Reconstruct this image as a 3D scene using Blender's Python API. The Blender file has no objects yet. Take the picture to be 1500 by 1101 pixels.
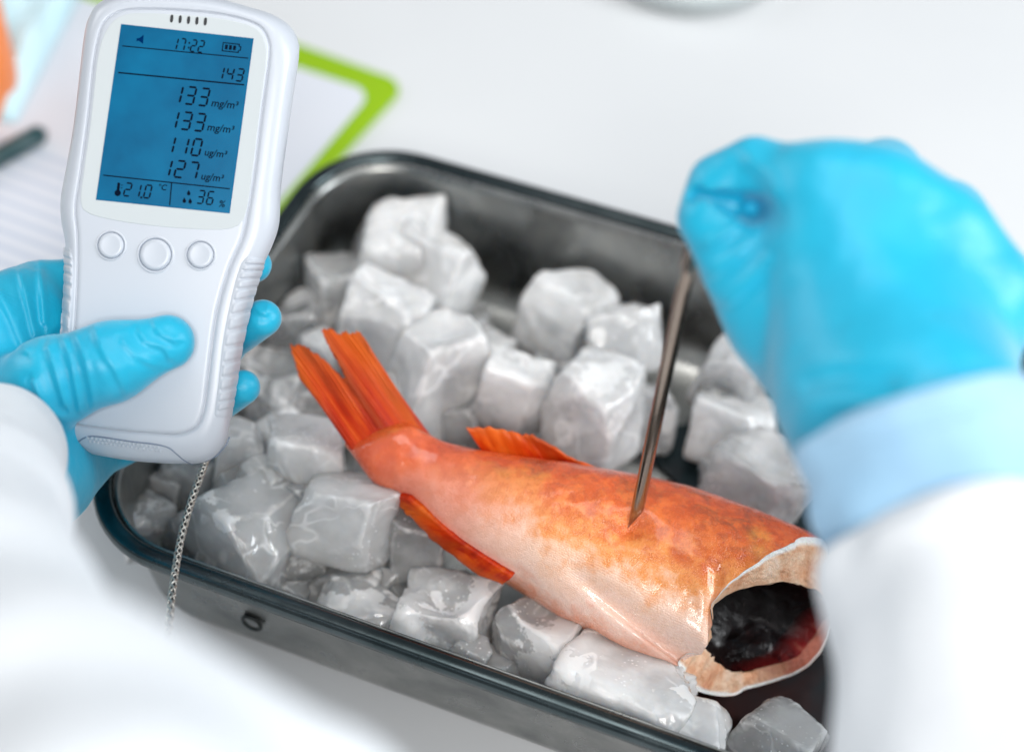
import bpy, bmesh, math, random
import numpy as np
import openvdb as vdb
from mathutils import Vector, Matrix, noise

# ------------------------------------------------------------------ camera, world, light
S = bpy.context.scene
C = S.collection
W0, H0, FPX = 1500.0, 1101.0, 2600.0
CAMZ, PITCH = 0.662, math.radians(48.3)
cam_d = bpy.data.cameras.new('camera'); cam = bpy.data.objects.new('camera', cam_d); C.objects.link(cam)
cam.location = (0, 0, CAMZ); cam.rotation_euler = (math.pi/2 - PITCH, 0, 0)
cam_d.sensor_width = 36.0; cam_d.lens = 36.0*FPX/W0; cam_d.clip_start = 0.01; cam_d.clip_end = 50
FOCUS = 0.706
cam_d.dof.use_dof = True; cam_d.dof.focus_distance = FOCUS; cam_d.dof.aperture_fstop = 3.3
S.camera = cam
CAM = np.array([0, 0, CAMZ]); cP, sP = math.cos(PITCH), math.sin(PITCH)
FW = np.array([0, cP, -sP]); UP = np.array([0, sP, cP]); RT = np.array([1.0, 0, 0])

wd = bpy.data.worlds.new('World'); S.world = wd; wd.use_nodes = True
wd.node_tree.nodes['Background'].inputs[0].default_value = (0.86, 0.93, 1.0, 1)
wd.node_tree.nodes['Background'].inputs[1].default_value = 0.30

def area(name, loc, target, sx, sy, power, col=(1, 1, 1)):
    l = bpy.data.lights.new(name, 'AREA'); l.shape = 'RECTANGLE'; l.size = sx; l.size_y = sy; l.energy = power; l.color = col
    o = bpy.data.objects.new(name, l); C.objects.link(o); o.location = loc
    o.rotation_euler = (Vector(target)-Vector(loc)).to_track_quat('-Z', 'Y').to_euler()
    return o
area('ceiling_panel', (0.2, 0.75, 1.9), (0.05, 0.6, 0), 1.2, 0.7, 11, (1.0, 0.98, 0.96))
area('window_light', (1.7, 0.35, 1.05), (0.0, 0.5, 0.05), 0.8, 0.8, 30, (0.93, 0.97, 1.0))
area('lamp_over_shoulder', (0.12, -0.85, 1.45), (0.0, 0.5, 0.05), 0.6, 0.6, 25.0, (1.0, 0.97, 0.94))

area('ice_backlight', (-1.5, 1.35, 0.95), (0.05, 0.6, 0.05), 0.8, 0.8, 9, (0.95, 0.98, 1.0))  # added back light for sparkle in the ice; no window known there

S.view_settings.view_transform = 'Standard'; S.view_settings.look = 'None'
S.view_settings.exposure = 0.03; S.view_settings.gamma = 1.0
S.render.engine = 'CYCLES'
cy = S.cycles
cy.max_bounces = 24; cy.volume_bounces = 20; cy.diffuse_bounces = 4; cy.glossy_bounces = 5; cy.transmission_bounces = 10; cy.transparent_max_bounces = 16
cy.caustics_refractive = True; cy.caustics_reflective = False; cy.blur_glossy = 0.6; cy.sample_clamp_indirect = 6.0
cy.use_denoising = True

# ------------------------------------------------------------------ helpers
def ray(x, y): return FW + RT*(x-W0/2)/FPX - UP*(y-H0/2)/FPX
def at_d(x, y, d): return CAM + ray(x, y)*d
def at_z(x, y, z):
    r = ray(x, y); return CAM + r*((z-CAMZ)/r[2])
def at_plane(x, y, p, n):
    r = ray(x, y); return CAM + r*(np.dot(p-CAM, n)/np.dot(r, n))
def nrm(v): return v/np.linalg.norm(v)

def mesh_obj(name, verts, faces, mat, parent=None, smooth=True, uv=None):
    me = bpy.data.meshes.new(name)
    me.from_pydata([tuple(map(float, v)) for v in verts], [], [tuple(int(i) for i in f) for f in faces])
    if uv is not None:
        ul = me.uv_layers.new(name='UVMap')
        li = np.empty(len(me.loops), dtype=np.int32); me.loops.foreach_get('vertex_index', li)
        ul.data.foreach_set('uv', np.asarray(uv, dtype=np.float32)[li].ravel())
    me.update()
    if smooth: me.polygons.foreach_set('use_smooth', [True]*len(me.polygons))
    if mat: me.materials.append(mat)
    o = bpy.data.objects.new(name, me); C.objects.link(o)
    if parent: o.parent = parent
    return o
def tag(o, label=None, cat=None, group=None, kind=None):
    if label: o['label'] = label
    if cat: o['category'] = cat
    if group: o['group'] = group
    if kind: o['kind'] = kind
    return o
def empty(name, loc=(0, 0, 0), mat=None):
    o = bpy.data.objects.new(name, None); C.objects.link(o); o.empty_display_size = 0.02
    if mat is not None: o.matrix_world = mat
    else: o.location = tuple(loc)
    return o
def fix_normals(o):
    bm = bmesh.new(); bm.from_mesh(o.data); bmesh.ops.recalc_face_normals(bm, faces=bm.faces); bm.to_mesh(o.data); bm.free()
def bevel_mod(o, w, seg=3):
    m = o.modifiers.new('bevel', 'BEVEL'); m.width = w; m.segments = seg; m.limit_method = 'ANGLE'; m.angle_limit = math.radians(35)
def crom(pts, n, closed=False):
    P = np.asarray(pts, float); k = len(P); out = []
    segs = k if closed else k-1
    for i in range(n):
        t = i/(n if closed else n-1)*segs; j = min(int(t), segs-1); f = t-j
        if closed: a, b, c, d = P[(j-1) % k], P[j % k], P[(j+1) % k], P[(j+2) % k]
        else: a, b, c, d = P[max(j-1, 0)], P[j], P[j+1], P[min(j+2, k-1)]
        out.append(0.5*((2*b)+(c-a)*f+(2*a-5*b+4*c-d)*f*f+(3*b-a-3*c+d)*f**3))
    return np.array(out)
def tube(pts, radii, seg=12, cap=True):
    P = np.asarray(pts, float); n = len(P); R = np.broadcast_to(np.asarray(radii, float), (n,))
    V, F = [], []
    T = np.gradient(P, axis=0); T /= np.linalg.norm(T, axis=1)[:, None]
    a = np.array([0, 0, 1.0]) if abs(T[0][2]) < 0.9 else np.array([1.0, 0, 0])
    u = nrm(np.cross(T[0], a))
    for i in range(n):
        u = nrm(u - T[i]*np.dot(u, T[i])); v = np.cross(T[i], u)
        for k in range(seg):
            w = 2*math.pi*k/seg; V.append(P[i]+R[i]*(math.cos(w)*u+math.sin(w)*v))
    for i in range(n-1):
        for k in range(seg):
            F.append((i*seg+k, i*seg+(k+1) % seg, (i+1)*seg+(k+1) % seg, (i+1)*seg+k))
    if cap:
        F.append(tuple(range(seg-1, -1, -1))); F.append(tuple((n-1)*seg+k for k in range(seg)))
    return V, F
def join(parts):
    V, F = [], []
    for v, f in parts:
        b = len(V); V += list(v); F += [tuple(i+b for i in q) for q in f]
    return V, F

KS = 0.905      # how near the hands and the meter are, against the first estimate
# --- signed-distance modelling: tapered capsules blended smoothly, meshed through openvdb
class SDF:
    def __init__(s, lo, hi, vox):
        s.lo = np.array(lo, float); s.vox = vox; s.n = np.ceil((np.array(hi)-s.lo)/vox).astype(int)+1
        s.g = np.full(s.n, 0.05, np.float32)
    def block(s, lo, hi, m):
        a = np.clip(np.floor((np.minimum(lo, hi)-m-s.lo)/s.vox).astype(int), 0, s.n); b = np.clip(np.ceil((np.maximum(lo, hi)+m-s.lo)/s.vox).astype(int)+1, 0, s.n)
        sl = tuple(slice(i, j) for i, j in zip(a, b))
        ax = [s.lo[i]+s.vox*np.arange(a[i], b[i]) for i in range(3)]
        return sl, np.meshgrid(*ax, indexing='ij', sparse=True)
    def put(s, sl, d, k, op):
        g = s.g[sl]
        if g.size == 0: return
        if op == 'sub': d = -d; h = np.maximum(k-np.abs(g-d), 0)/k; s.g[sl] = np.maximum(g, d)+h*h*k*0.25
        else: h = np.maximum(k-np.abs(g-d), 0)/k; s.g[sl] = np.minimum(g, d)-h*h*k*0.25
    def cap(s, a, b, ra, rb, k=0.008, op='add'):
        ra *= KS; rb *= KS; k *= KS
        a = np.array(a, float); b = np.array(b, float); r = max(ra, rb)
        sl, (X, Y, Z) = s.block(a, b, np.full(3, r+k+4*s.vox))
        ab = b-a; L2 = max(float(ab@ab), 1e-12)
        t = np.clip(((X-a[0])*ab[0]+(Y-a[1])*ab[1]+(Z-a[2])*ab[2])/L2, 0, 1)
        d = np.sqrt((X-a[0]-t*ab[0])**2+(Y-a[1]-t*ab[1])**2+(Z-a[2]-t*ab[2])**2)-(ra+(rb-ra)*t)
        s.put(sl, d.astype(np.float32), k, op)
    def chain(s, pts, radii, k=0.008, op='add'):
        for i in range(len(pts)-1): s.cap(pts[i], pts[i+1], radii[i], radii[i+1], k, op)
    def ell(s, c, R, rad, k=0.01, op='add'):
        c = np.array(c, float); R = np.array(R, float); rad = np.array(rad, float)
        sl, (X, Y, Z) = s.block(c, c, np.full(3, rad.max()+k+4*s.vox))
        q = [(X-c[0])*R[i][0]+(Y-c[1])*R[i][1]+(Z-c[2])*R[i][2] for i in range(3)]
        k0 = np.sqrt(sum((q[i]/rad[i])**2 for i in range(3))); k1 = np.sqrt(sum((q[i]/rad[i]**2)**2 for i in range(3)))
        s.put(sl, (k0*(k0-1)/np.maximum(k1, 1e-6)).astype(np.float32), k, op)
    def mesh(s):
        g = vdb.FloatGrid(0.05); g.copyFromArray(np.ascontiguousarray(s.g)); g.transform = vdb.createLinearTransform(s.vox)
        v, q = g.convertToQuads(isovalue=0.0)
        return np.asarray(v)+s.lo, np.asarray(q)[:, ::-1]
def relax(v, q, it=2, lam=0.5):
    e = np.concatenate([q[:, [0, 1]], q[:, [1, 2]], q[:, [2, 3]], q[:, [3, 0]]])
    for _ in range(it):
        acc = np.zeros_like(v); cnt = np.zeros(len(v))
        for a, b in ((0, 1), (1, 0)):
            np.add.at(acc, e[:, a], v[e[:, b]]); np.add.at(cnt, e[:, a], 1)
        v = v+lam*(acc/np.maximum(cnt, 1)[:, None]-v)
    return v

# ------------------------------------------------------------------ materials
def srgb(r, g, b):
    f = lambda c: (c/255/12.92 if c <= 10 else ((c/255+0.055)/1.055)**2.4)
    return (f(r), f(g), f(b), 1)
class N:
    def __init__(s, name):
        s.m = bpy.data.materials.new(name); s.m.use_nodes = True; s.t = s.m.node_tree; s.b = s.t.nodes['Principled BSDF']; s.out = s.t.nodes['Material Output']
    def new(s, t, **kw):
        n = s.t.nodes.new(t)
        for k, v in kw.items():
            if k in n.inputs: n.inputs[k].default_value = v
            else: setattr(n, k, v)
        return n
    def link(s, a, b): s.t.links.new(a, b)
    def set(s, **kw):
        for k, v in kw.items(): s.b.inputs[k.replace('_', ' ')].default_value = v
        return s
    def coord(s, kind='Object'): return s.new('ShaderNodeTexCoord').outputs[kind]
    def noise(s, scale, detail=4, rough=0.55, vec=None, dist=0.0):
        n = s.new('ShaderNodeTexNoise'); n.inputs['Scale'].default_value = scale; n.inputs['Detail'].default_value = detail
        n.inputs['Roughness'].default_value = rough; n.inputs['Distortion'].default_value = dist
        s.link(vec if vec is not None else s.coord(), n.inputs['Vector']); return n.outputs['Fac']
    def ramp(s, fac, stops, interp='LINEAR'):
        r = s.new('ShaderNodeValToRGB'); e = r.color_ramp.elements; r.color_ramp.interpolation = interp
        while len(e) < len(stops): e.new(0.5)
        for i, (p, c) in enumerate(stops): e[i].position = p; e[i].color = c if len(c) == 4 else (*c, 1)
        s.link(fac, r.inputs[0]); return r.outputs[0]
    def mix(s, fac, a, b, mode='MIX'):
        m = s.new('ShaderNodeMix'); m.data_type = 'RGBA'; m.blend_type = mode
        for sock, v in ((m.inputs[0], fac), (m.inputs[6], a), (m.inputs[7], b)):
            if hasattr(v, 'is_linked'): s.link(v, sock)
            else: sock.default_value = v
        return m.outputs[2]
    def math(s, op, a, b=0.0, clamp=False):
        m = s.new('ShaderNodeMath'); m.operation = op; m.use_clamp = clamp
        for sock, v in ((m.inputs[0], a), (m.inputs[1], b)):
            if hasattr(v, 'is_linked'): s.link(v, sock)
            else: sock.default_value = v
        return m.outputs[0]
    def bump(s, h, strength=0.3, dist=0.001, prev=None):
        b = s.new('ShaderNodeBump'); b.inputs['Strength'].default_value = strength; b.inputs['Distance'].default_value = dist
        s.link(h, b.inputs['Height'])
        if prev is not None: s.link(prev, b.inputs['Normal'])
        s.link(b.outputs[0], s.b.inputs['Normal']); return b.outputs[0]
g4 = lambda v: (v, v, v, 1)

def m_plain(name, col, rough=0.4, metal=0.0, bump=None, **kw):
    n = N(name).set(Base_Color=col, Roughness=rough, Metallic=metal, **kw)
    if bump: n.bump(n.noise(bump[0], 4), bump[1], bump[2])
    return n.m
def m_var(name, c1, c2, scale, rough=0.4, metal=0.0, bump=None, **kw):
    n = N(name).set(Roughness=rough, Metallic=metal, **kw)
    n.link(n.ramp(n.noise(scale, 5), [(0.3, c1), (0.7, c2)]), n.b.inputs['Base Color'])
    if bump: n.bump(n.noise(bump[0], 4), bump[1], bump[2])
    return n.m

M_table = m_var('white_laminate', (0.635, 0.65, 0.665, 1), (0.675, 0.69, 0.70, 1), 3.0, 0.32, bump=(350, 0.04, 0.0005))
M_green = m_plain('lime_plastic', srgb(140, 180, 6), 0.4)
def mk_paper():
    n = N('paper').set(Roughness=0.8)
    n.link(n.ramp(n.noise(6, 3), [(0.3, (0.61, 0.64, 0.70, 1)), (0.7, (0.65, 0.67, 0.72, 1))]), n.b.inputs['Base Color'])
    return n.m
M_paper = mk_paper()
M_print = m_plain('grey_print', srgb(186, 194, 208), 0.8)
M_abs = m_plain('white_plastic', (0.50, 0.535, 0.59, 1), 0.33, bump=(2200, 0.06, 0.0002))
M_absr = m_plain('white_rubber', (0.485, 0.52, 0.575, 1), 0.42, bump=(1800, 0.10, 0.0002))
M_panel = m_plain('display_bezel', (0.53, 0.57, 0.585, 1), 0.13, Coat_Weight=0.5)
M_gap_shade = m_plain('gap_shade_grey', srgb(120, 132, 150), 0.6)  # grey stands for the shade inside the meter's gaps
M_dark = m_plain('black_plastic', (0.012, 0.014, 0.018, 1), 0.45)
M_lcdink = m_plain('lcd_segment', (0.003, 0.008, 0.02, 1), 0.6, Specular_IOR_Level=0.0)
def mk_lcd():
    n = N('lcd_blue').set(Roughness=0.25, Specular_IOR_Level=0.25)
    c = n.ramp(n.noise(45, 3), [(0.3, (0.0, 0.062, 0.14, 1)), (0.75, (0.0, 0.098, 0.20, 1))])
    n.link(c, n.b.inputs['Base Color']); n.link(c, n.b.inputs['Emission Color']); n.b.inputs['Emission Strength'].default_value = 0.5
    return n.m
M_lcd = mk_lcd()
def mk_glove():
    n = N('blue_nitrile').set(Roughness=0.46, Sheen_Weight=0.22, Sheen_Roughness=0.4, Specular_IOR_Level=0.6, Subsurface_Weight=0.02, Subsurface_Radius=(0.002, 0.006, 0.01), Subsurface_Scale=0.2)
    n.link(n.ramp(n.noise(35, 4), [(0.3, (0.0, 0.36, 0.56, 1)), (0.7, (0.0, 0.42, 0.63, 1))]), n.b.inputs['Base Color'])
    v = n.coord()
    w = n.noise(60, 3, 0.5, v, 0.6); b1 = n.bump(w, 0.35, 0.003)
    n.bump(n.noise(1500, 2, 0.5, v), 0.10, 0.0004, b1)
    return n.m
M_glove = mk_glove()
def mk_cloth(name, c1, c2):
    n = N(name).set(Roughness=0.85, Sheen_Weight=0.2)
    n.link(n.ramp(n.noise(14, 4), [(0.3, c1), (0.7, c2)]), n.b.inputs['Base Color'])
    b1 = n.bump(n.noise(26, 3, 0.5), 0.5, 0.008)
    n.bump(n.noise(900, 2, 0.5), 0.25, 0.0006, b1)
    return n.m
M_coat = mk_cloth('white_cotton', (0.64, 0.67, 0.705, 1), (0.70, 0.73, 0.76, 1))
M_cuff = mk_cloth('pale_blue_cotton', srgb(138, 182, 214), srgb(160, 198, 224))
def mk_steel(name, lo, hi, rl, rh):
    n = N(name).set(Metallic=1.0)
    v = n.coord()
    mp = n.new('ShaderNodeMapping'); mp.inputs['Scale'].default_value = (1, 1, 1); n.link(v, mp.inputs[0])
    a = n.noise(22, 6, 0.62, mp.outputs[0], 0.4)
    n.link(n.ramp(a, [(0.32, lo), (0.68, hi)]), n.b.inputs['Base Color'])
    n.link(n.ramp(n.noise(48, 5, 0.6, v), [(0.3, g4(rl)), (0.7, g4(rh))]), n.b.inputs['Roughness'])
    n.bump(n.noise(240, 3, 0.5, v), 0.05, 0.0006)
    return n.m
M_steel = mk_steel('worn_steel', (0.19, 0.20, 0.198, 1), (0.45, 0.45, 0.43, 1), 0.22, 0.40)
M_rim = mk_steel('rim_dark_reflection', (0.05, 0.068, 0.072, 1), (0.10, 0.122, 0.128, 1), 0.16, 0.30)  # dark of the reflected room put into the rim's base colour
M_chrome = mk_steel('probe_steel', (0.24, 0.19, 0.16, 1), (0.38, 0.31, 0.26, 1), 0.12, 0.22)
M_braid = m_var('braid_steel', (0.40, 0.38, 0.34, 1), (0.62, 0.60, 0.56, 1), 600, 0.28, 1.0)
def mk_ice(name, cloud_lo, cloud_hi, rough, white, bumpy, dens, through, edge, patch):
    n = N(name)
    v = n.coord(); oi = n.new('ShaderNodeObjectInfo').outputs['Random']
    vv = n.new('ShaderNodeVectorMath'); vv.operation = 'ADD'; n.link(v, vv.inputs[0])
    cb = n.new('ShaderNodeCombineXYZ'); n.link(n.math('MULTIPLY', oi, 31.0), cb.inputs[0]); n.link(cb.outputs[0], vv.inputs[1])
    p = vv.outputs[0]
    gl = n.new('ShaderNodeBsdfGlass'); gl.inputs['IOR'].default_value = 1.31; gl.inputs['Roughness'].default_value = rough; gl.inputs['Color'].default_value = (0.96, 0.975, 0.985, 1)
    df = n.new('ShaderNodeSubsurfaceScattering'); df.inputs['Color'].default_value = (*white, 1); df.inputs['Scale'].default_value = 0.010; df.inputs['Radius'].default_value = (0.9, 1.0, 1.1)
    tr = n.new('ShaderNodeBsdfTranslucent'); tr.inputs['Color'].default_value = (*white, 1)
    ad = n.new('ShaderNodeMixShader'); ad.inputs[0].default_value = 0.25; n.link(df.outputs[0], ad.inputs[1]); n.link(tr.outputs[0], ad.inputs[2])
    cl = n.ramp(n.noise(36, 4, 0.5, p), [(0.34, g4(cloud_lo)), (0.60, g4(cloud_hi))])
    ckm = n.math('MULTIPLY', n.ramp(n.noise(20, 3, 0.55, p, 0.3), [(0.485, g4(0)), (0.50, g4(1)), (0.515, g4(0))]), n.ramp(n.noise(44, 2, 0.5, p), [(0.45, g4(0)), (0.6, g4(0.45))]))
    cl = n.math('ADD', cl, ckm, True)
    cl = n.math('ADD', cl, n.math('MULTIPLY', n.math('SUBTRACT', oi, 0.5), 0.16), True)
    # edge brightening put into the frosty rim's colour; hard-edged frost patches; tiny bubbles
    pt = n.new('ShaderNodeNewGeometry').outputs['Pointiness']
    cl = n.math('ADD', cl, n.math('MULTIPLY', n.ramp(n.math('ADD', pt, n.math('MULTIPLY', n.math('SUBTRACT', n.noise(90, 3, 0.6, p), 0.5), 0.05)), [(0.515, g4(0)), (0.575, g4(1))]), edge), True)
    pa = n.math('MULTIPLY', n.ramp(n.math('ADD', n.noise(26, 5, 0.62, p), n.math('MULTIPLY', n.math('SUBTRACT', oi, 0.5), 0.10)), [(0.565, g4(0)), (0.585, g4(1))]), patch)
    cl = n.math('ADD', cl, pa, True)
    bb = n.new('ShaderNodeTexVoronoi'); bb.inputs['Scale'].default_value = 420; n.link(p, bb.inputs['Vector'])
    bm_ = n.math('MULTIPLY', n.ramp(bb.outputs['Distance'], [(0.16, g4(1)), (0.26, g4(0))]), n.ramp(n.noise(50, 3, 0.5, p), [(0.54, g4(0)), (0.62, g4(0.55))]))
    cl = n.math('ADD', cl, bm_, True)
    mx = n.new('ShaderNodeMixShader'); n.link(cl, mx.inputs[0]); n.link(gl.outputs[0], mx.inputs[1]); n.link(ad.outputs[0], mx.inputs[2])
    tp = n.new('ShaderNodeBsdfTransparent'); tp.inputs[0].default_value = (0.95, 0.965, 0.975, 1)
    m3 = n.new('ShaderNodeMixShader'); m3.inputs[0].default_value = through; n.link(gl.outputs[0], m3.inputs[1]); n.link(tp.outputs[0], m3.inputs[2])
    n.link(m3.outputs[0], mx.inputs[1])
    gs = n.new('ShaderNodeBsdfGlossy'); gs.inputs['Roughness'].default_value = 0.06
    fr = n.new('ShaderNodeFresnel'); fr.inputs['IOR'].default_value = 1.5
    m2 = n.new('ShaderNodeMixShader'); n.link(fr.outputs[0], m2.inputs[0]); n.link(mx.outputs[0], m2.inputs[1]); n.link(gs.outputs[0], m2.inputs[2])
    b1 = n.new('ShaderNodeBump'); b1.inputs['Strength'].default_value = bumpy; b1.inputs['Distance'].default_value = 0.002; n.link(n.noise(75, 4, 0.55, p), b1.inputs['Height'])
    for q in (gl, df, gs): n.link(b1.outputs[0], q.inputs['Normal'])
    n.link(m2.outputs[0], n.out.inputs['Surface'])
    vs = n.new('ShaderNodeVolumeScatter'); vs.inputs['Color'].default_value = (0.996, 0.998, 1.0, 1); vs.inputs['Density'].default_value = dens; vs.inputs['Anisotropy'].default_value = 0.2
    n.link(vs.outputs[0], n.out.inputs['Volume'])
    return n.m
M_ice = {'cloudy': mk_ice('cloudy_ice', 0.52, 0.80, 0.03, (0.985, 0.99, 0.995), 0.40, 200.0, 0.55, 0.45, 0.25),
         'clear': mk_ice('clear_ice', 0.14, 0.40, 0.008, (0.985, 0.99, 0.995), 0.55, 80.0, 0.5, 0.60, 0.45),
         'frost': mk_ice('frosted_ice', 0.30, 0.75, 0.15, (0.95, 0.955, 0.96), 0.9, 160.0, 0.6, 0.3, 0.5)}

# ------------------------------------------------------------------ table and background
tb = mesh_obj('table', [(-1.6, -0.7, 0), (1.6, -0.7, 0), (1.6, 1.9, 0), (-1.6, 1.9, 0), (-1.6, -0.7, -0.03), (1.6, -0.7, -0.03), (1.6, 1.9, -0.03), (-1.6, 1.9, -0.03)],
              [(0, 1, 2, 3), (4, 7, 6, 5), (0, 4, 5, 1), (1, 5, 6, 2), (2, 6, 7, 3), (3, 7, 4, 0)], M_table, smooth=False)
tag(tb, 'smooth white table top under the steel tray and clipboard', 'table')

def rrect(K, a, b, la, lb, r, n=8):
    # rounded rectangle from corner K along unit axes a (length la) and b (length lb)
    pts = []
    for cx, cy, t0 in ((r, r, math.pi), (la-r, r, 1.5*math.pi), (la-r, lb-r, 0), (r, lb-r, 0.5*math.pi)):
        for i in range(n+1):
            t = t0+0.5*math.pi*i/n; pts.append(K+a*(cx+r*math.cos(t))+b*(cy+r*math.sin(t)))
    return np.array(pts)
def slab(pts, z0, z1):
    n = len(pts); V = [(p[0], p[1], z1) for p in pts]+[(p[0], p[1], z0) for p in pts]
    return V, [tuple(range(n)), tuple(range(2*n-1, n-1, -1))]+[(i, n+i, n+(i+1) % n, (i+1) % n) for i in range(n)]

K = at_z(597, 122, 0.003); A = nrm(at_z(440, 66, 0.003)-K); B = at_z(500, 222, 0.003)-K; B = nrm(B-A*np.dot(A, B))
cb = empty('clipboard', (K+A*0.16+B*0.11)*np.array([1, 1, 0]))
tag(cb, 'lime green clipboard lying behind the tray with white paper on it', 'clipboard')
def local(o, V): l = np.array(o.location); return [np.array(v)-l for v in V]
v, f = slab(rrect(K, A, B, 0.33, 0.33, 0.014), 0.0005, 0.0035)
o = mesh_obj('board', local(cb, v), f, M_green, cb, False); fix_normals(o); bevel_mod(o, 0.0006, 2)
A2 = nrm(A+B*0.045); B2 = nrm(B-A*0.045)
K2 = K+A*0.013+B*0.018
v, f = slab(rrect(K2, A2, B2, 0.29, 0.30, 0.012), 0.0037, 0.0046)
o = mesh_obj('paper', local(cb, v), f, M_paper, cb, False); fix_normals(o)
for i in range(13):
    q = K2+A2*0.055+B2*(0.128+i*0.0098)
    v, f = slab(np.array([q, q+A2*0.115, q+A2*0.115+B2*0.0040, q+B2*0.0040]), 0.00465, 0.0047)
    x = mesh_obj('printed_line', local(cb, v), f, M_print, o, False); fix_normals(x)
# clip at the far short end
q = K+A*0.300+B*0.1275
M_clip = m_plain('dark_clip_metal', srgb(38, 70, 76), 0.35, 0.4)
cl = []
for t in np.linspace(0, 1, 7):
    cl.append(0.004+0.012*math.sin(t*math.pi))
V, F = [], []
for i, t in enumerate(np.linspace(0, 1, 7)):
    for s_ in (-0.05, 0.05):
        p = q+A*(0.03*(t-0.5))+B*s_*(1-0.35*t); V.append((p[0], p[1], cl[i]+0.001))
for i in range(6): F.append((2*i, 2*i+1, 2*i+3, 2*i+2))
o = mesh_obj('clip', local(cb, V), F, M_clip, cb); sm = o.modifiers.new('solid', 'SOLIDIFY'); sm.thickness = 0.0012

def lathe(prof, seg=48):
    V, F = [], []; n = len(prof)
    for r, z in prof:
        for k in range(seg):
            w = 2*math.pi*k/seg; V.append((r*math.cos(w), r*math.sin(w), z))
    for i in range(n-1):
        for k in range(seg): F.append((i*seg+k, i*seg+(k+1) % seg, (i+1)*seg+(k+1) % seg, (i+1)*seg+k))
    F.append(tuple(range(seg-1, -1, -1))); F.append(tuple((n-1)*seg+k for k in range(seg)))
    return V, F
# petri dish at the top edge
M_dish = m_plain('clear_polystyrene', (0.80, 0.86, 0.87, 1), 0.10, Transmission_Weight=0.45, IOR=1.35)
c = at_z(1012, -50, 0)
d = empty('petri_dish', (c[0], c[1], 0.0)); tag(d, 'round clear petri dish cut by the top edge of the picture', 'dish')
v, f = lathe([(0.052, 0.0005), (0.0535, 0.002), (0.0535, 0.013), (0.0518, 0.013), (0.0515, 0.003), (0.002, 0.0028)], 64); o = mesh_obj('base', v, f, M_dish, d); fix_normals(o)
v, f = lathe([(0.0562, 0.006), (0.0566, 0.0165), (0.0545, 0.0172), (0.002, 0.0172), (0.002, 0.0158), (0.0540, 0.0158), (0.0550, 0.006)], 64); o = mesh_obj('lid', v, f, M_dish, d); fix_normals(o)

# sample bottle, folded cloth and pen at the left edge
M_or = m_plain('orange_plastic', srgb(245, 132, 52), 0.4)
c = at_z(-52, 150, 0)
d = empty('bottle', (c[0], c[1], 0)); tag(d, 'bright orange plastic bottle at the top left corner', 'bottle')
v, f = lathe([(0.030, 0.0005), (0.034, 0.004), (0.034, 0.075), (0.030, 0.088), (0.016, 0.096), (0.016, 0.104)], 40); o = mesh_obj('body', v, f, M_or, d); fix_normals(o)
v, f = lathe([(0.0185, 0.099), (0.0185, 0.114), (0.017, 0.1165), (0.001, 0.1165)], 40); o = mesh_obj('cap', v, f, m_plain('pale_cap', srgb(235, 240, 240), 0.4), d); fix_normals(o)
M_wipe = mk_cloth('pale_teal_cloth', srgb(178, 214, 224), srgb(206, 230, 236))
V, F = [], []; n1, n2 = 40, 26
Pa, Pb, Pc = at_z(25, 190, 0), at_z(150, -60, 0), at_z(-70, 150, 0)
ea = Pb-Pa; eb = nrm(np.cross(np.array([0, 0, 1.0]), ea))*0.055
for i in range(n1):
    for j in range(n2):
        p = Pa+ea*i/(n1-1)+eb*(j/(n2-1))
        h = 0.012+0.006*noise.noise((p[0]*40, p[1]*40, 0.3))+0.004*math.sin(9*j/(n2-1)+2*i/n1)
        e = min(i, j, n1-1-i, n2-1-j)/3.0
        V.append((p[0], p[1], 0.0048+h*min(1, e)))
for i in range(n1-1):
    for j in range(n2-1): F.append((i*n2+j, (i+1)*n2+j, (i+1)*n2+j+1, i*n2+j+1))
o = mesh_obj('cloth', V, F, M_wipe); fix_normals(o); so = o.modifiers.new('solid', 'SOLIDIFY'); so.thickness = 0.001; so.offset = 1
tag(o, 'pale teal crumpled cloth strip beside the meter top', 'cloth')
p0 = at_z(66, 192, 0.0105); p1 = at_z(-60, 262, 0.0105)
v, f = tube([p0, p0+(p1-p0)*0.06, p0+(p1-p0)*0.3, p1], [0.002, 0.0055, 0.0058, 0.005], 14)
o = mesh_obj('pen', v, f, m_plain('dark_teal_plastic', srgb(28, 62, 66), 0.35)); fix_normals(o); tag(o, 'dark teal pen lying across the paper at the left edge', 'pen')

# ------------------------------------------------------------------ tray
YAW = math.radians(-22.71)
TZ = 0.072
BL = CAM+np.array([-0.08824363, 0.69466868, -0.58972669])
ax = np.array([math.cos(YAW), math.sin(YAW), 0]); ay = np.array([math.sin(YAW), -math.cos(YAW), 0])   # along the long side / toward the viewer
TL, TWID = 0.50, 0.272
tray_c = BL+ax*TL/2+ay*TWID/2
tray = empty('steel_tray', (tray_c[0], tray_c[1], 0)); tray.rotation_euler = (0, 0, YAW)
tag(tray, 'deep stainless steel tray full of ice cubes', 'tray')
def rr2(hx, hy, r, n=14):
    pts = []
    for cx, cy, t0 in ((hx-r, hy-r, 0), (-hx+r, hy-r, 0.5*math.pi), (-hx+r, -hy+r, math.pi), (hx-r, -hy+r, 1.5*math.pi)):
        for i in range(n+1):
            t = t0+0.5*math.pi*i/n; pts.append((cx+r*math.cos(t), cy+r*math.sin(t)))
    return np.array(pts)
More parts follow.
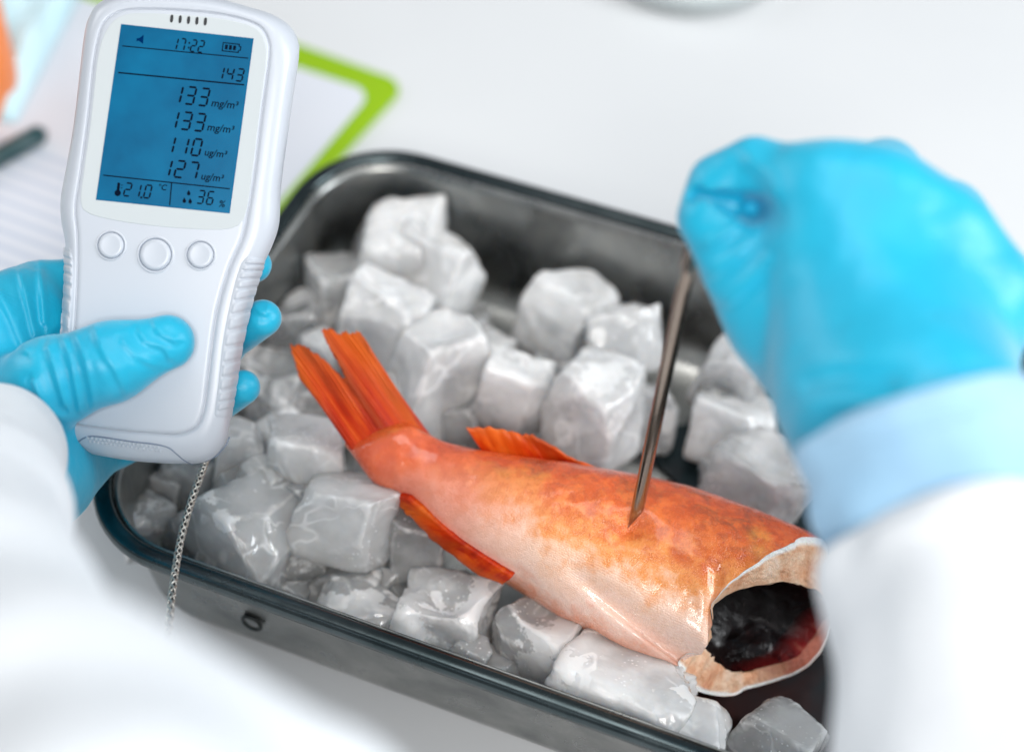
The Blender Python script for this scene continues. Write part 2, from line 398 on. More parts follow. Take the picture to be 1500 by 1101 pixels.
def rr_loft(prof, cap_first=True, cap_last=True):
    V, F = [], []; m = None
    for ins, z, r in prof:
        p = rr2(TL/2-ins, TWID/2-ins, r); m = len(p)
        V += [(a, b, z) for a, b in p]
    for i in range(len(prof)-1):
        for k in range(m): F.append((i*m+k, i*m+(k+1) % m, (i+1)*m+(k+1) % m, (i+1)*m+k))
    if cap_first: F.append(tuple(range(m)))
    if cap_last: F.append(tuple((len(prof)-1)*m+k for k in range(m)))
    return V, F
prof = [(0.040, 0.0008, 0.0260), (0.030, 0.0010, 0.0310), (0.022, 0.003, 0.0330), (0.0175, 0.008, 0.0350), (0.0155, 0.014, 0.0360), (0.0095, 0.0655, 0.0410), (0.0085, 0.0685, 0.0420),
        (0.0098, 0.0690, 0.0410), (0.0108, 0.0655, 0.0400), (0.0168, 0.014, 0.0350), (0.0188, 0.009, 0.0340), (0.023, 0.0045, 0.0320), (0.030, 0.0026, 0.0310), (0.040, 0.0022, 0.0260)]
v, f = rr_loft(prof); o = mesh_obj('basin', v, f, M_steel, tray); fix_normals(o)
# flange with rolled edge: two shallow steps and a turned-down lip
prof = [(0.0085, 0.0688, 0.0420), (0.0072, 0.0708, 0.0430), (0.0058, 0.0714, 0.0440), (0.0026, 0.0716, 0.0470), (0.0012, 0.0712, 0.0480), (0.0002, 0.0698, 0.0490),
        (0.0, 0.0680, 0.0490), (0.0004, 0.0655, 0.0490), (0.0016, 0.0643, 0.0480), (0.0028, 0.0655, 0.0470), (0.0034, 0.0685, 0.0460), (0.0072, 0.0683, 0.0430)]
v, f = rr_loft(prof, False, False); m = len(rr2(1, 1, 0.1)); k = len(prof)-1
f += [(k*m+i, k*m+(i+1) % m, (i+1) % m, i) for i in range(m)]
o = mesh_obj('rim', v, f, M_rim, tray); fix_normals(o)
# small stamped ring on the outer front wall
tmat = Matrix.Translation(tray.location) @ Matrix.Rotation(YAW, 4, 'Z'); tinv = tmat.inverted()
pw = at_plane(369, 912, BL+ay*(TWID-0.0125), ay)
lp = np.array(tinv @ Vector(pw))
V, F = [], []
for i in range(20):
    for j in range(8):
        w, u = 2*math.pi*i/20, 2*math.pi*j/8
        rr = 0.0042+0.0010*math.cos(u); V.append((lp[0]+rr*math.cos(w), -(TWID/2-0.0126)+0.0008*math.sin(u)-0.0002, lp[2]+rr*math.sin(w)))
for i in range(20):
    for j in range(8): F.append((i*8+j, ((i+1) % 20)*8+j, ((i+1) % 20)*8+(j+1) % 8, i*8+(j+1) % 8))
o = mesh_obj('stamped_ring', V, F, m_plain('dark_mark', (0.02, 0.024, 0.024, 1), 0.5, 0.5), tray); fix_normals(o)

# bloody melt sheet added to darken the floor; reflections and shade in its colour
def mk_melt_shade():
    n = N('meltwater_shade').set(Roughness=0.10, IOR=1.33)
    ob = n.coord(); sp = n.new('ShaderNodeSeparateXYZ'); n.link(ob, sp.inputs[0])
    nz = n.noise(26, 5, 0.6, ob, 0.6)
    f = n.math('ADD', n.math('MULTIPLY', sp.outputs[0], -6.0), n.math('MULTIPLY', sp.outputs[1], -7.0)); f = n.math('ADD', f, nz)
    n.link(n.ramp(f, [(0.35, (0.018, 0.030, 0.034, 1)), (0.9, (0.050, 0.012, 0.008, 1))]), n.b.inputs['Base Color'])
    n.bump(n.noise(60, 3, 0.5, ob), 0.15, 0.001)
    return n.m
hx, hy = TL/2-0.0235, TWID/2-0.0235
p = [(hx, -hy), (hx, hy)]+[(-0.055+0.03*math.sin(i*1.7)+0.10*abs(i/12-0.45)-(0.12 if i > 10 else 0), hy-2*hy*i/12) for i in range(13)]
o = mesh_obj('meltwater_shade', [(a, b, 0.0046) for a, b in p], [tuple(range(len(p)))], mk_melt_shade(), smooth=False); o.matrix_world = tray.matrix_basis.copy(); tag(o, kind='structure')

# ------------------------------------------------------------------ ice
def ice_mesh(seed, sx, sy, sz, kind, rnd, taper, cup, amp, n=22):
    rs = random.Random(seed); off = Vector((rs.uniform(-50, 50), rs.uniform(-50, 50), rs.uniform(-50, 50)))
    bm = bmesh.new(); idx = {}; V = []; F = []
    def vid(i, j, k):
        if (i, j, k) not in idx:
            idx[(i, j, k)] = len(V); V.append(((2*i/n-1), (2*j/n-1), (2*k/n-1)))
        return idx[(i, j, k)]
    for a in range(n):
        for b in range(n):
            for s in (0, n):
                q1 = [vid(s, a, b), vid(s, a+1, b), vid(s, a+1, b+1), vid(s, a, b+1)]
                q2 = [vid(a, s, b), vid(a, s, b+1), vid(a+1, s, b+1), vid(a+1, s, b)]
                q3 = [vid(a, b, s), vid(a+1, b, s), vid(a+1, b+1, s), vid(a, b+1, s)]
                for q in (q1, q2, q3): F.append(q if s else q[::-1])
    bm.free()
    # corner pulls make each cube lopsided
    pull = {(i, j, k): Vector((rs.uniform(-1, 1), rs.uniform(-1, 1), rs.uniform(-1, 1)))*0.30 for i in (-1, 1) for j in (-1, 1) for k in (-1, 1)}
    chops = []
    for _ in range(rs.randint(4, 6)):
        d = Vector((rs.uniform(-1, 1), rs.uniform(-1, 1), rs.uniform(-0.5, 1))).normalized(); chops.append((d, rs.uniform(0.90, 1.16)))
    dents = [rs.choice((0.0, 0.10, 0.22, 0.34)) for _ in range(6)]; dc = [(rs.uniform(-0.3, 0.3), rs.uniform(-0.3, 0.3)) for _ in range(6)]
    out = []
    for v in V:
        p = Vector(v)
        l = p.length; e = 12.0
        sn = (abs(p.x)**e+abs(p.y)**e+abs(p.z)**e)**(1/e)
        sph = p/l*1.18; cub = p/sn*1.0 if sn > 0 else p
        q = cub.lerp(sph, rnd*0.5)
        d = Vector((0, 0, 0))
        for (i, j, k), w in pull.items(): d += w*((1+i*p.x)*(1+j*p.y)*(1+k*p.z)/8)
        q = q+d
        for k_ in range(6):
            ax_, sg_ = k_//2, (1, -1)[k_ % 2]
            u_, v_ = p[(ax_+1) % 3]-dc[k_][0], p[(ax_+2) % 3]-dc[k_][1]
            w_ = max(0.0, sg_*p[ax_]); q[ax_] -= sg_*dents[k_]*w_**3*math.exp(-(u_*u_+v_*v_)/0.45)
        for d_, h_ in chops:
            x_ = q.dot(d_)-h_
            if x_ > 0: q = q-d_*x_*0.96
        t = 1-taper*(q.z*0.5+0.5); q.x *= t; q.y *= t
        if cup and p.z > 0: q.z -= cup*math.exp(-((q.x-0.1)**2+(q.y+0.05)**2)/0.28)*min(1, p.z*1.6)
        nn = p.normalized()
        q += nn*amp*(noise.fractal(p*1.5+off, 1.0, 2.0, 3)*1.5)+nn*amp*0.45*noise.noise(p*4+off)+nn*amp*0.22*noise.noise(p*9+off)
        out.append((q.x*sx/2, q.y*sy/2, q.z*sz/2))
    return out, F
GI = 'ice cubes piled round the fish in the tray'
ice_spec = [
 # px, py, width px, height px, z, kind, round, taper, cup, rotz, tilt, label
 (578, 375, 135, 135, 0.040, 'cloudy', 0.20, 0.20, 0.0, 20, 18, 'ice cube with a sharp raised corner, farthest back at the tray corner'),
 (650, 402, 118, 130, 0.044, 'cloudy', 0.45, 0.05, 0.7, -15, -12, 'hollow cup shaped ice cube at the back of the pile'),
 (492, 420, 85, 80, 0.036, 'clear', 0.40, 0.15, 0.2, 40, 10, 'small clear glinting ice cube at the far left of the back pile'),
 (553, 480, 135, 150, 0.042, 'cloudy', 0.28, 0.20, 0.0, 8, 14, 'big milky ice cube directly behind the tip of the tail fin'),
 (645, 540, 142, 140, 0.046, 'cloudy', 0.18, 0.25, 0.0, 45, 16, 'white pointed ice cube right of the raised tail fin'),
 (833, 458, 112, 108, 0.034, 'cloudy', 0.22, 0.10, 0.0, -12, 12, 'squarish ice cube standing apart near the back tray wall'),
 (926, 498, 104, 108, 0.036, 'cloudy', 0.42, 0.10, 0.5, 15, -14, 'rounded ice cube with a hollow face left of the probe'),
 (758, 572, 100, 112, 0.044, 'cloudy', 0.24, 0.15, 0.15, 10, 12, 'ice cube standing behind the dorsal fin, left of a bigger white one'),
 (872, 598, 130, 138, 0.048, 'cloudy', 0.30, 0.12, 0.0, -20, 10, 'large milky ice cube right above the dorsal fin'),
 (428, 478, 90, 95, 0.030, 'clear', 0.30, 0.15, 0.0, 25, 0, 'grey translucent ice cube right beside the middle fingertip'),
 (400, 560, 105, 110, 0.030, 'clear', 0.28, 0.10, 0.2, -10, 8, 'grey pinkish ice cube between the fingertips and the tail fin'),
 (650, 618, 110, 75, 0.022, 'clear', 0.25, 0.10, 0.0, 15, 0, 'low grey ice cube wedged between tail base and dorsal fin'),
 (695, 488, 60, 70, 0.022, 'clear', 0.35, 0.10, 0.0, 30, 0, 'small grey lump low beside the hollow cup shaped cube'),
 (803, 545, 55, 60, 0.020, 'clear', 0.30, 0.10, 0.0, 5, 0, 'small grey piece low between the two cubes above the dorsal fin'),
 (955, 605, 72, 85, 0.020, 'clear', 0.35, 0.10, 0.0, 12, 0, 'clear dark ice piece half behind the probe rod'),
 (1078, 545, 100, 110, 0.030, 'cloudy', 0.25, 0.15, 0.0, -8, 10, 'white ice cube left of the right hand, highest of three there'),
 (1085, 622, 112, 80, 0.020, 'cloudy', 0.28, 0.10, 0.0, 10, 0, 'greyish flat ice cube left of the wrist, middle of three there'),
 (1118, 705, 140, 128, 0.032, 'frost', 0.22, 0.10, 0.0, -12, 8, 'big frosted ice cube above the cut end of the fish beside the cuff'),
 (450, 675, 132, 112, 0.052, 'cloudy', 0.36, 0.10, 0.0, 18, 8, 'rounded milky ice cube left of the tail base'),
 (348, 672, 85, 120, 0.044, 'cloudy', 0.26, 0.20, 0.0, 30, 10, 'upright white ice cube just right of the meter bottom'),
 (272, 705, 90, 95, 0.034, 'clear', 0.30, 0.10, 0.0, 5, 5, 'pale ice cube behind the upper end of the braided cable'),
 (214, 770, 96, 96, 0.032, 'clear', 0.16, 0.15, 0.0, 30, 10, 'clear square ice cube nearest the left front tray corner'),
 (372, 772, 150, 140, 0.044, 'clear', 0.25, 0.12, 0.0, -10, 8, 'large clear ice cube in the middle of the front left pile'),
 (508, 758, 130, 122, 0.054, 'cloudy', 0.16, 0.05, 0.0, 5, -4, 'flat topped milky ice block touching the fish near its tail'),
 (606, 798, 92, 128, 0.042, 'clear', 0.25, 0.15, 0.25, 20, 10, 'clear ridged ice cube beside the anal fin'),
 (512, 843, 105, 80, 0.026, 'clear', 0.20, 0.10, 0.0, 8, 0, 'grey see-through ice cube below the flat topped block'),
 (522, 898, 108, 85, 0.030, 'clear', 0.48, 0.10, 0.0, -15, 0, 'dome shaped clear ice cube against the front rim'),
 (646, 905, 138, 112, 0.036, 'frost', 0.22, 0.10, 0.55, 12, 12, 'notched ice cube with a frosty white patch near the front rim'),
 (792, 938, 122, 130, 0.034, 'clear', 0.32, 0.10, 0.0, -25, 10, 'clear ice cube leaning on the fish belly'),
 (915, 1008, 195, 100, 0.042, 'frost', 0.25, 0.08, 0.0, -8, 0, 'wide frosted ice chunk in front of the fish belly'),
 (706, 985, 110, 60, 0.024, 'cloudy', 0.30, 0.10, 0.0, 18, 0, 'flat ice sliver tucked behind the front rim'),
 (420, 862, 90, 82, 0.024, 'clear', 0.25, 0.10, 0.0, 20, 0, 'greyish ice cube beside the front rim, left of the domed one'),
 (312, 825, 80, 78, 0.024, 'clear', 0.35, 0.10, 0.0, 10, 0, 'small clear ice cube against the front rim right of the cable'),
 (690, 885, 60, 70, 0.018, 'clear', 0.35, 0.10, 0.0, 10, 0, 'small clear bit hidden behind the notched ice cube'),
 (322, 752, 70, 72, 0.020, 'clear', 0.30, 0.10, 0.0, 10, 0, 'small ice cube deep in the pile right of the cable'),
 (520, 560, 100, 100, 0.018, 'clear', 0.30, 0.10, 0.0, 22, 0, 'ice cube low down under the fork of the tail fin'),
 (445, 590, 90, 90, 0.018, 'clear', 0.25, 0.10, 0.0, 40, 0, 'ice cube low down left of the tail fin edge'),
 (250, 640, 70, 70, 0.030, 'clear', 0.20, 0.12, 0.0, -45, -8, 'clear chip peeping out under the meter beside the glove heel'),
 (180, 720, 62, 58, 0.022, 'clear', 0.22, 0.12, 0.0, -8, 5, 'small clear chip in the extreme left corner of the tray'),
 (300, 640, 66, 70, 0.040, 'cloudy', 0.24, 0.12, 0.0, 29, -6, 'whitish chip directly under the bottom right corner of the meter'),
 (268, 790, 58, 56, 0.036, 'clear', 0.26, 0.12, 0.0, -24, 7, 'glassy chip just left of the cable at the front rim'),
 (322, 800, 64, 60, 0.042, 'cloudy', 0.28, 0.12, 0.0, 13, -4, 'milky chip just right of the cable at the front rim'),
 (395, 705, 72, 70, 0.050, 'cloudy', 0.30, 0.12, 0.0, -40, 9, 'milky chip between the two rounded cubes left of the tail base'),
 (440, 745, 66, 66, 0.048, 'clear', 0.32, 0.12, 0.0, -3, -2, 'clear chip left of the flat topped block'),
 (456, 812, 70, 64, 0.038, 'clear', 0.34, 0.12, 0.0, 34, 11, 'glassy wedge between the domed cube and the flat topped block'),
 (560, 846, 60, 56, 0.030, 'clear', 0.20, 0.12, 0.0, -19, 0, 'glassy chip between the domed and the notched cubes'),
 (590, 876, 50, 46, 0.026, 'clear', 0.22, 0.12, 0.0, 18, 13, 'tiny chip touching the left side of the notched cube'),
 (412, 640, 68, 62, 0.040, 'cloudy', 0.24, 0.12, 0.0, -35, 2, 'pale chip below the ring fingertip'),
 (470, 520, 66, 66, 0.038, 'cloudy', 0.26, 0.12, 0.0, 2, 15, 'pale chip between the middle fingertip and the tail tips'),
 (600, 445, 80, 78, 0.036, 'cloudy', 0.28, 0.12, 0.0, 39, 4, 'pale chip in front of the sharp cornered cube at the back'),
 (720, 520, 52, 56, 0.028, 'cloudy', 0.30, 0.12, 0.0, -14, -7, 'pale chip between the pointed white cube and the cube behind the dorsal fin'),
 (735, 610, 54, 50, 0.030, 'clear', 0.32, 0.12, 0.0, 23, 6, 'clear chip just behind the front end of the dorsal fin'),
 (590, 590, 72, 66, 0.034, 'cloudy', 0.34, 0.12, 0.0, -30, -5, 'milky chip right against the right edge of the tail fin'),
 (1050, 590, 56, 56, 0.022, 'clear', 0.20, 0.12, 0.0, 7, 8, 'clear chip standing nearest the probe on the bare right side'),
 (1060, 690, 60, 54, 0.022, 'clear', 0.22, 0.12, 0.0, 44, -3, 'clear chip left of the big frosted cube by the cuff'),
 (690, 960, 58, 52, 0.034, 'clear', 0.24, 0.12, 0.0, -9, 10, 'wet chip in front of the notched cube at the rim'),
 (850, 985, 60, 54, 0.040, 'clear', 0.26, 0.12, 0.0, 28, -1, 'wet chip between the leaning cube and the wide frosted chunk'),
 (345, 720, 60, 62, 0.044, 'clear', 0.28, 0.12, 0.0, -25, 12, 'glassy chip behind the large clear cube of the front left pile'),
 (238, 715, 60, 60, 0.036, 'cloudy', 0.30, 0.12, 0.0, 12, 1, 'pale chip behind the clear square cube at the left corner'),
 (1010, 1092, 120, 90, 0.030, 'cloudy', 0.25, 0.1, 0.0, 12, 6, 'ice cube at the bottom edge right of the wide frosted chunk'),
 (1140, 1085, 120, 95, 0.022, 'clear', 0.25, 0.1, 0.0, -18, 4, 'clear ice cube under the cut end of the fish at the bottom edge'),
 (560, 690, 80, 90, 0.016, 'clear', 0.30, 0.10, 0.0, 0, 0, 'ice cube holding up the tail base from beneath'),
]
for i, (px, py, wpx, hpx, z, kind, rnd, taper, cup, rz, tilt, lab) in enumerate(ice_spec):
    p = at_z(px, py, z); dd = float(np.dot(p-CAM, FW)); s = dd/FPX
    w = wpx*s*1.13; h = hpx*s*1.13
    v, f = ice_mesh(100+i*7, w, w*random.Random(i).uniform(0.85, 1.0), h*0.92, kind, rnd, taper, cup, {'frost': 0.075, 'clear': 0.04, 'cloudy': 0.04}[kind])
    o = mesh_obj('ice_cube', v, f, M_ice[kind])
    o.location = tuple(p); o.rotation_euler = (math.radians(-24+tilt), math.radians(tilt*0.6), math.radians(rz)+YAW)
    # melted flat where it rests on the tray's floor and walls
    mw = Matrix.LocRotScale(o.location, o.rotation_euler, None); tl = tmat.inverted() @ mw; li = tl.inverted()
    for vt in o.data.vertices:
        q = tl @ vt.co; g_ = max(0, 0.066-q.z)*0.105+0.0118
        q.y = max(-(TWID/2-g_), min(TWID/2-g_, q.y)); q.x = max(-(TL/2-g_), q.x); q.z = max(0.0056, q.z); vt.co = li @ q
    tag(o, lab, 'ice cube', GI)

# ------------------------------------------------------------------ fish
Cf = at_z(850, 790, 0.057)
nf = nrm(np.array([0.03, -math.sin(math.radians(17)), math.cos(math.radians(17))]))
pairs = [((597, 606), (503, 648)), ((612, 628), (521, 672)), ((652, 650), (548, 706)), ((692, 661), (592, 733)), ((760, 674), (642, 785)), ((850, 688), (700, 824)), ((930, 703), (757, 858)),
         ((1010, 722), (817, 897)), ((1080, 746), (880, 937)), ((1150, 773), (945, 972)), ((1205, 799), (997, 996)), ((1258, 828), (1052, 1016)), ((1308, 856), (1110, 1034))]
lift = [0.003, 0.008, 0.005, 0.002, 0, 0, 0, 0, 0, 0, 0, 0, 0]
bth = [0.0010, 0.009, 0.0115, 0.0150, 0.021, 0.0265, 0.0305, 0.033, 0.0345, 0.035, 0.0345, 0.033, 0.031]
Us = crom([at_plane(*u, Cf+nf*l, nf) for (u, l_), l in zip(pairs, lift)], 12*20+1)
Ls = crom([at_plane(*l_, Cf+nf*l, nf) for (u, l_), l in zip(pairs, lift)], 12*20+1)
Bs = crom([[b, 0, 0] for b in bth], 12*20+1)[:, 0]
def fish_pt(s, v, inset=0.0):
    t = (s+1)*20; j = int(min(max(t, 0), len(Us)-2)); f = t-j
    U = Us[j]*(1-f)+Us[j+1]*f; L = Ls[j]*(1-f)+Ls[j+1]*f; b = Bs[j]*(1-f)+Bs[j+1]*f
    c = (U+L)/2; h = (U-L)/2; hl = np.linalg.norm(h)
    cv, sv = math.cos(v), math.sin(v)
    # slightly flattened flank, narrower along the belly and back
    r = 1.0/((abs(cv)**2.15+abs(sv)**2.15)**(1/2.15))
    k = 1-inset/hl; kb = max(0.02, 1-inset/b)
    return c+h*cv*r*k+nf*b*sv*r*kb
vend_k = [(0, 9.15), (25, 8.95), (50, 8.62), (75, 8.40), (98, 8.28), (112, 8.33), (126, 8.75), (138, 9.0), (143, 9.02), (148, 8.72), (156, 8.66), (170, 9.0), (185, 9.35), (225, 10.2), (270, 10.9), (315, 10.4), (345, 9.5), (360, 9.05)]
def s_end(v):
    d = math.degrees(v) % 360
    for (a, x), (b, y) in zip(vend_k, vend_k[1:]):
        if a <= d <= b:
            t = (d-a)/(b-a); t = t*t*(3-2*t); return x+(y-x)*t+0.035*noise.noise((d*0.09, 0.5, 0))+0.022*noise.noise((d*0.35, 4.5, 0))
    return 9
NV, NU = 128, 190
def mk_fish_skin():
    n = N('redfish_skin').set(Roughness=0.30, Specular_IOR_Level=0.5, Coat_Weight=0.7, Coat_Roughness=0.09, Subsurface_Weight=0.04, Subsurface_Radius=(0.004, 0.002, 0.001), Subsurface_Scale=0.4)
    uv = n.coord('UV'); sp = n.new('ShaderNodeSeparateXYZ'); n.link(uv, sp.inputs[0]); u, v = sp.outputs[0], sp.outputs[1]
    ob = n.coord('Object')
    nz = n.noise(64, 6, 0.66, ob, 0.3); nf_ = n.noise(170, 5, 0.65, ob); nb = n.noise(13, 4, 0.6, ob)
    # v: 0 back, 0.5 mid flank, 1 belly; the border between orange back and pale flank wanders
    w = n.math('ADD', v, n.math('MULTIPLY', n.math('ADD', n.math('SUBTRACT', nz, 0.5), n.math('MULTIPLY', n.math('SUBTRACT', nf_, 0.5), 1.2)), 0.26))
    w = n.math('ADD', w, n.math('MULTIPLY', n.math('SUBTRACT', nb, 0.5), 0.28))
    base = n.ramp(w, [(0.0, srgb(196, 54, 2)), (0.28, srgb(222, 84, 2)), (0.47, srgb(232, 108, 12)), (0.58, srgb(240, 148, 66)), (0.71, srgb(250, 206, 180)), (0.84, srgb(250, 214, 198)), (1.0, srgb(230, 142, 104))])
    # tail end redder
    base = n.mix(n.ramp(n.math('ADD', u, n.math('MULTIPLY', n.math('SUBTRACT', nb, 0.5), 0.25)), [(0.06, g4(1)), (0.20, g4(0.8)), (0.42, g4(0.0))]), base, n.ramp(nz, [(0.3, srgb(200, 52, 4)), (0.7, srgb(232, 96, 20))]))
    base = n.mix(n.ramp(n.math('ADD', u, 0.12), [(0.0, g4(1)), (0.05, g4(0.9)), (0.15, g4(0))]), base, n.ramp(nz, [(0.3, srgb(206, 52, 4)), (0.7, srgb(244, 106, 22))]))
    # pinkish blush behind the tail
    base = n.mix(n.math('MULTIPLY', n.ramp(u, [(0.15, g4(0)), (0.32, g4(0.8)), (0.55, g4(0))]), n.ramp(v, [(0.35, g4(0)), (0.6, g4(1)), (1.0, g4(0.6))])), base, srgb(232, 140, 116))
    # brown mottling along the back
    mot = n.math('MULTIPLY', n.ramp(n.noise(110, 6, 0.75, ob, 0.6), [(0.46, g4(0)), (0.60, g4(1))]), n.ramp(w, [(0.05, g4(0.9)), (0.38, g4(0.8)), (0.54, g4(0.0))]))
    mot = n.math('MULTIPLY', mot, n.ramp(nb, [(0.38, g4(0.15)), (0.62, g4(1))]))
    base = n.mix(mot, base, srgb(104, 44, 14))
    # yellow patch by the gill cut, ochre tint
    yl = n.math('MULTIPLY', n.ramp(n.noise(26, 5, 0.6, ob, 0.4), [(0.52, g4(0)), (0.68, g4(0.8))]), n.ramp(w, [(0.22, g4(0)), (0.4, g4(1)), (0.62, g4(0))]))
    base = n.mix(yl, base, srgb(236, 158, 52))
    # tiny red freckles
    vo = n.new('ShaderNodeTexVoronoi'); vo.inputs['Scale'].default_value = 130; n.link(ob, vo.inputs['Vector'])
    fr = n.math('MULTIPLY', n.ramp(vo.outputs['Distance'], [(0.05, g4(1)), (0.09, g4(0))]), n.ramp(n.noise(30, 2, 0.5, ob), [(0.52, g4(0)), (0.6, g4(0.8))]))
    base = n.mix(fr, base, srgb(196, 58, 18))
    # scale pattern: staggered small cells
    mp = n.new('ShaderNodeMapping'); mp.inputs['Scale'].default_value = (250, 120, 1); n.link(uv, mp.inputs[0])
    vs = n.new('ShaderNodeTexVoronoi'); vs.voronoi_dimensions = '2D'; vs.inputs['Scale'].default_value = 1.0; vs.inputs['Randomness'].default_value = 0.55; n.link(mp.outputs[0], vs.inputs['Vector'])
    sc = n.ramp(vs.outputs['Distance'], [(0.1, g4(1)), (0.75, g4(0))])
    base = n.mix(n.math('MULTIPLY', n.math('SUBTRACT', 1.0, sc), 0.10), base, srgb(255, 226, 200), 'MIX')
    base = n.mix(n.math('MULTIPLY', n.ramp(nf_, [(0.42, g4(1)), (0.6, g4(0))]), n.ramp(w, [(0.40, g4(0.40)), (0.62, g4(0.05))])), base, srgb(176, 60, 10))
    n.link(base, n.b.inputs['Base Color'])
    b1 = n.bump(sc, 0.36, 0.0006); b2 = n.bump(nf_, 0.38, 0.0011, b1)
    b3 = n.bump(n.noise(24, 3, 0.5, ob), 0.25, 0.004, b2); cn = n.new('ShaderNodeBump'); cn.inputs['Strength'].default_value = 0.22; cn.inputs['Distance'].default_value = 0.001; n.link(nf_, cn.inputs['Height']); n.link(cn.outputs[0], n.b.inputs['Coat Normal'])
    n.link(n.ramp(nf_, [(0.3, g4(0.18)), (0.7, g4(0.36))]), n.b.inputs['Roughness'])
    return n.m
M_skin = mk_fish_skin()
fish = empty('fish', Cf-nf*0.034); tag(fish, 'headless orange redfish lying on ice with its cut belly open', 'fish')
dimple = at_plane(926, 776, Cf+nf*0.0325, nf)
V, F, UV = [], [], []
for i in range(NU+1):
    for j in range(NV):
        a = 2*math.pi*j/NV; e = s_end(a); s0_ = -1+0.45*(0.5+0.5*math.sin(a*9+1.3*math.sin(a*4)))*(1-i/NU)**6; s = s0_+(e-s0_)*i/NU
        # belly fold running to the cut on the upper flank
        p = fish_pt(s, a)
        d = math.degrees(a)
        if 90 < d < 180:
            fold = math.exp(-((d-146-6*(s-8))/5.5)**2)*max(0, min(1, (s-5.6)/2.2)); p = p-nf*0.0085*fold
            if 7.3 < s < 9.0: p = p-nf*0.0024*math.exp(-((d-(82+34*(s-7.5)))/4.5)**2)*min(1, (s-7.3)/0.4)
            ridge = math.exp(-((d-131-5*(s-8))/8)**2)*max(0, min(1, (s-6.0)/2.2)); p = p+nf*0.0022*ridge
        p = p-nf*0.0038*math.exp(-(np.linalg.norm(p-dimple)/0.0068)**2)
        g = noise.fractal(Vector(p)*55, 1.0, 2.0, 3)*0.0009; p = p+nf*g
        V.append(p); UV.append((s/9.0, (d if d <= 180 else 360-d)/180.0))
for i in range(NU):
    for j in range(NV): F.append((i*NV+j, i*NV+(j+1) % NV, (i+1)*NV+(j+1) % NV, (i+1)*NV+j))
F.append(tuple(range(NV)))
body = mesh_obj('body', local(fish, V), F, M_skin, fish, uv=UV); fix_normals(body)
outer = V[NU*NV:]
# cut edge: thin white skin edge then flesh, thicker toward the back
def mk_flesh():
    n = N('fish_flesh').set(Roughness=0.35, Subsurface_Weight=0.2, Subsurface_Radius=(0.006, 0.003, 0.002), Subsurface_Scale=0.4)
    uv = n.coord('UV'); sp = n.new('ShaderNodeSeparateXYZ'); n.link(uv, sp.inputs[0]); u, v = sp.outputs[0], sp.outputs[1]
    ob = n.coord('Object'); nz = n.noise(90, 6, 0.65, ob, 0.5)
    tan = n.ramp(nz, [(0.26, srgb(184, 104, 74)), (0.40, srgb(222, 164, 126)), (0.56, srgb(238, 198, 166)), (0.75, srgb(246, 222, 206))])
    red = n.ramp(nz, [(0.35, srgb(110, 26, 20)), (0.65, srgb(196, 96, 70))])
    c = n.mix(n.ramp(n.math('ADD', v, n.math('MULTIPLY', n.math('SUBTRACT', nz, 0.5), 0.5)), [(0.60, g4(0)), (0.78, g4(0.9))]), tan, red)
    c = n.mix(n.ramp(u, [(0.10, g4(1)), (0.19, g4(0))]), c, srgb(250, 246, 242))
    n.link(c, n.b.inputs['Base Color'])
    n.bump(n.noise(230, 6, 0.7, ob, 0.5), 0.9, 0.0022)
    return n.m
def thick(d):
    # wall thickness of the cut round the section (degrees from the back)
    k = [(0, 0.022), (45, 0.019), (78, 0.0115), (102, 0.006), (122, 0.0048), (142, 0.012), (165, 0.018), (195, 0.016), (232, 0.009), (280, 0.007), (320, 0.014), (360, 0.022)]
    for (a, x), (b, y) in zip(k, k[1:]):
        if a <= d <= b: return x+(y-x)*(d-a)/(b-a)
def rim_s(d):
    # how far the flesh stands out past the skin edge (back and upper flank) or draws in (belly)
    k = [(0, 0.95), (40, 0.90), (78, 0.55), (104, 0.12), (125, -0.12), (180, -0.30), (280, -0.40), (325, 0.1), (360, 0.95)]
    for (a, x), (b, y) in zip(k, k[1:]):
        if a <= d <= b: return x+(y-x)*(d-a)/(b-a)
V, F, UV = [], [], []
NR = 14
for i in range(NR+1):
    for j in range(NV):
        a = 2*math.pi*j/NV; d = math.degrees(a); t = i/NR
        s = s_end(a)+rim_s(d)*t
        fr = (0.0022 if 130 < d < 240 else 0.0007)*(noise.noise((d*0.16, t*1.5, 1.7))+0.6*noise.noise((d*0.5, t*4, 9)))*min(1, t*2.5)
        V.append(fish_pt(s, a, thick(d)*t+fr)); UV.append((t, float(np.interp(d, [0, 185, 225, 285, 340, 360], [0.3, 0.3, 0.55, 0.95, 0.95, 0.3]))))
for i in range(NR):
    for j in range(NV): F.append((i*NV+j, i*NV+(j+1) % NV, (i+1)*NV+(j+1) % NV, (i+1)*NV+j))
o = mesh_obj('cut_flesh', local(fish, V), F, mk_flesh(), fish, uv=UV); fix_normals(o)
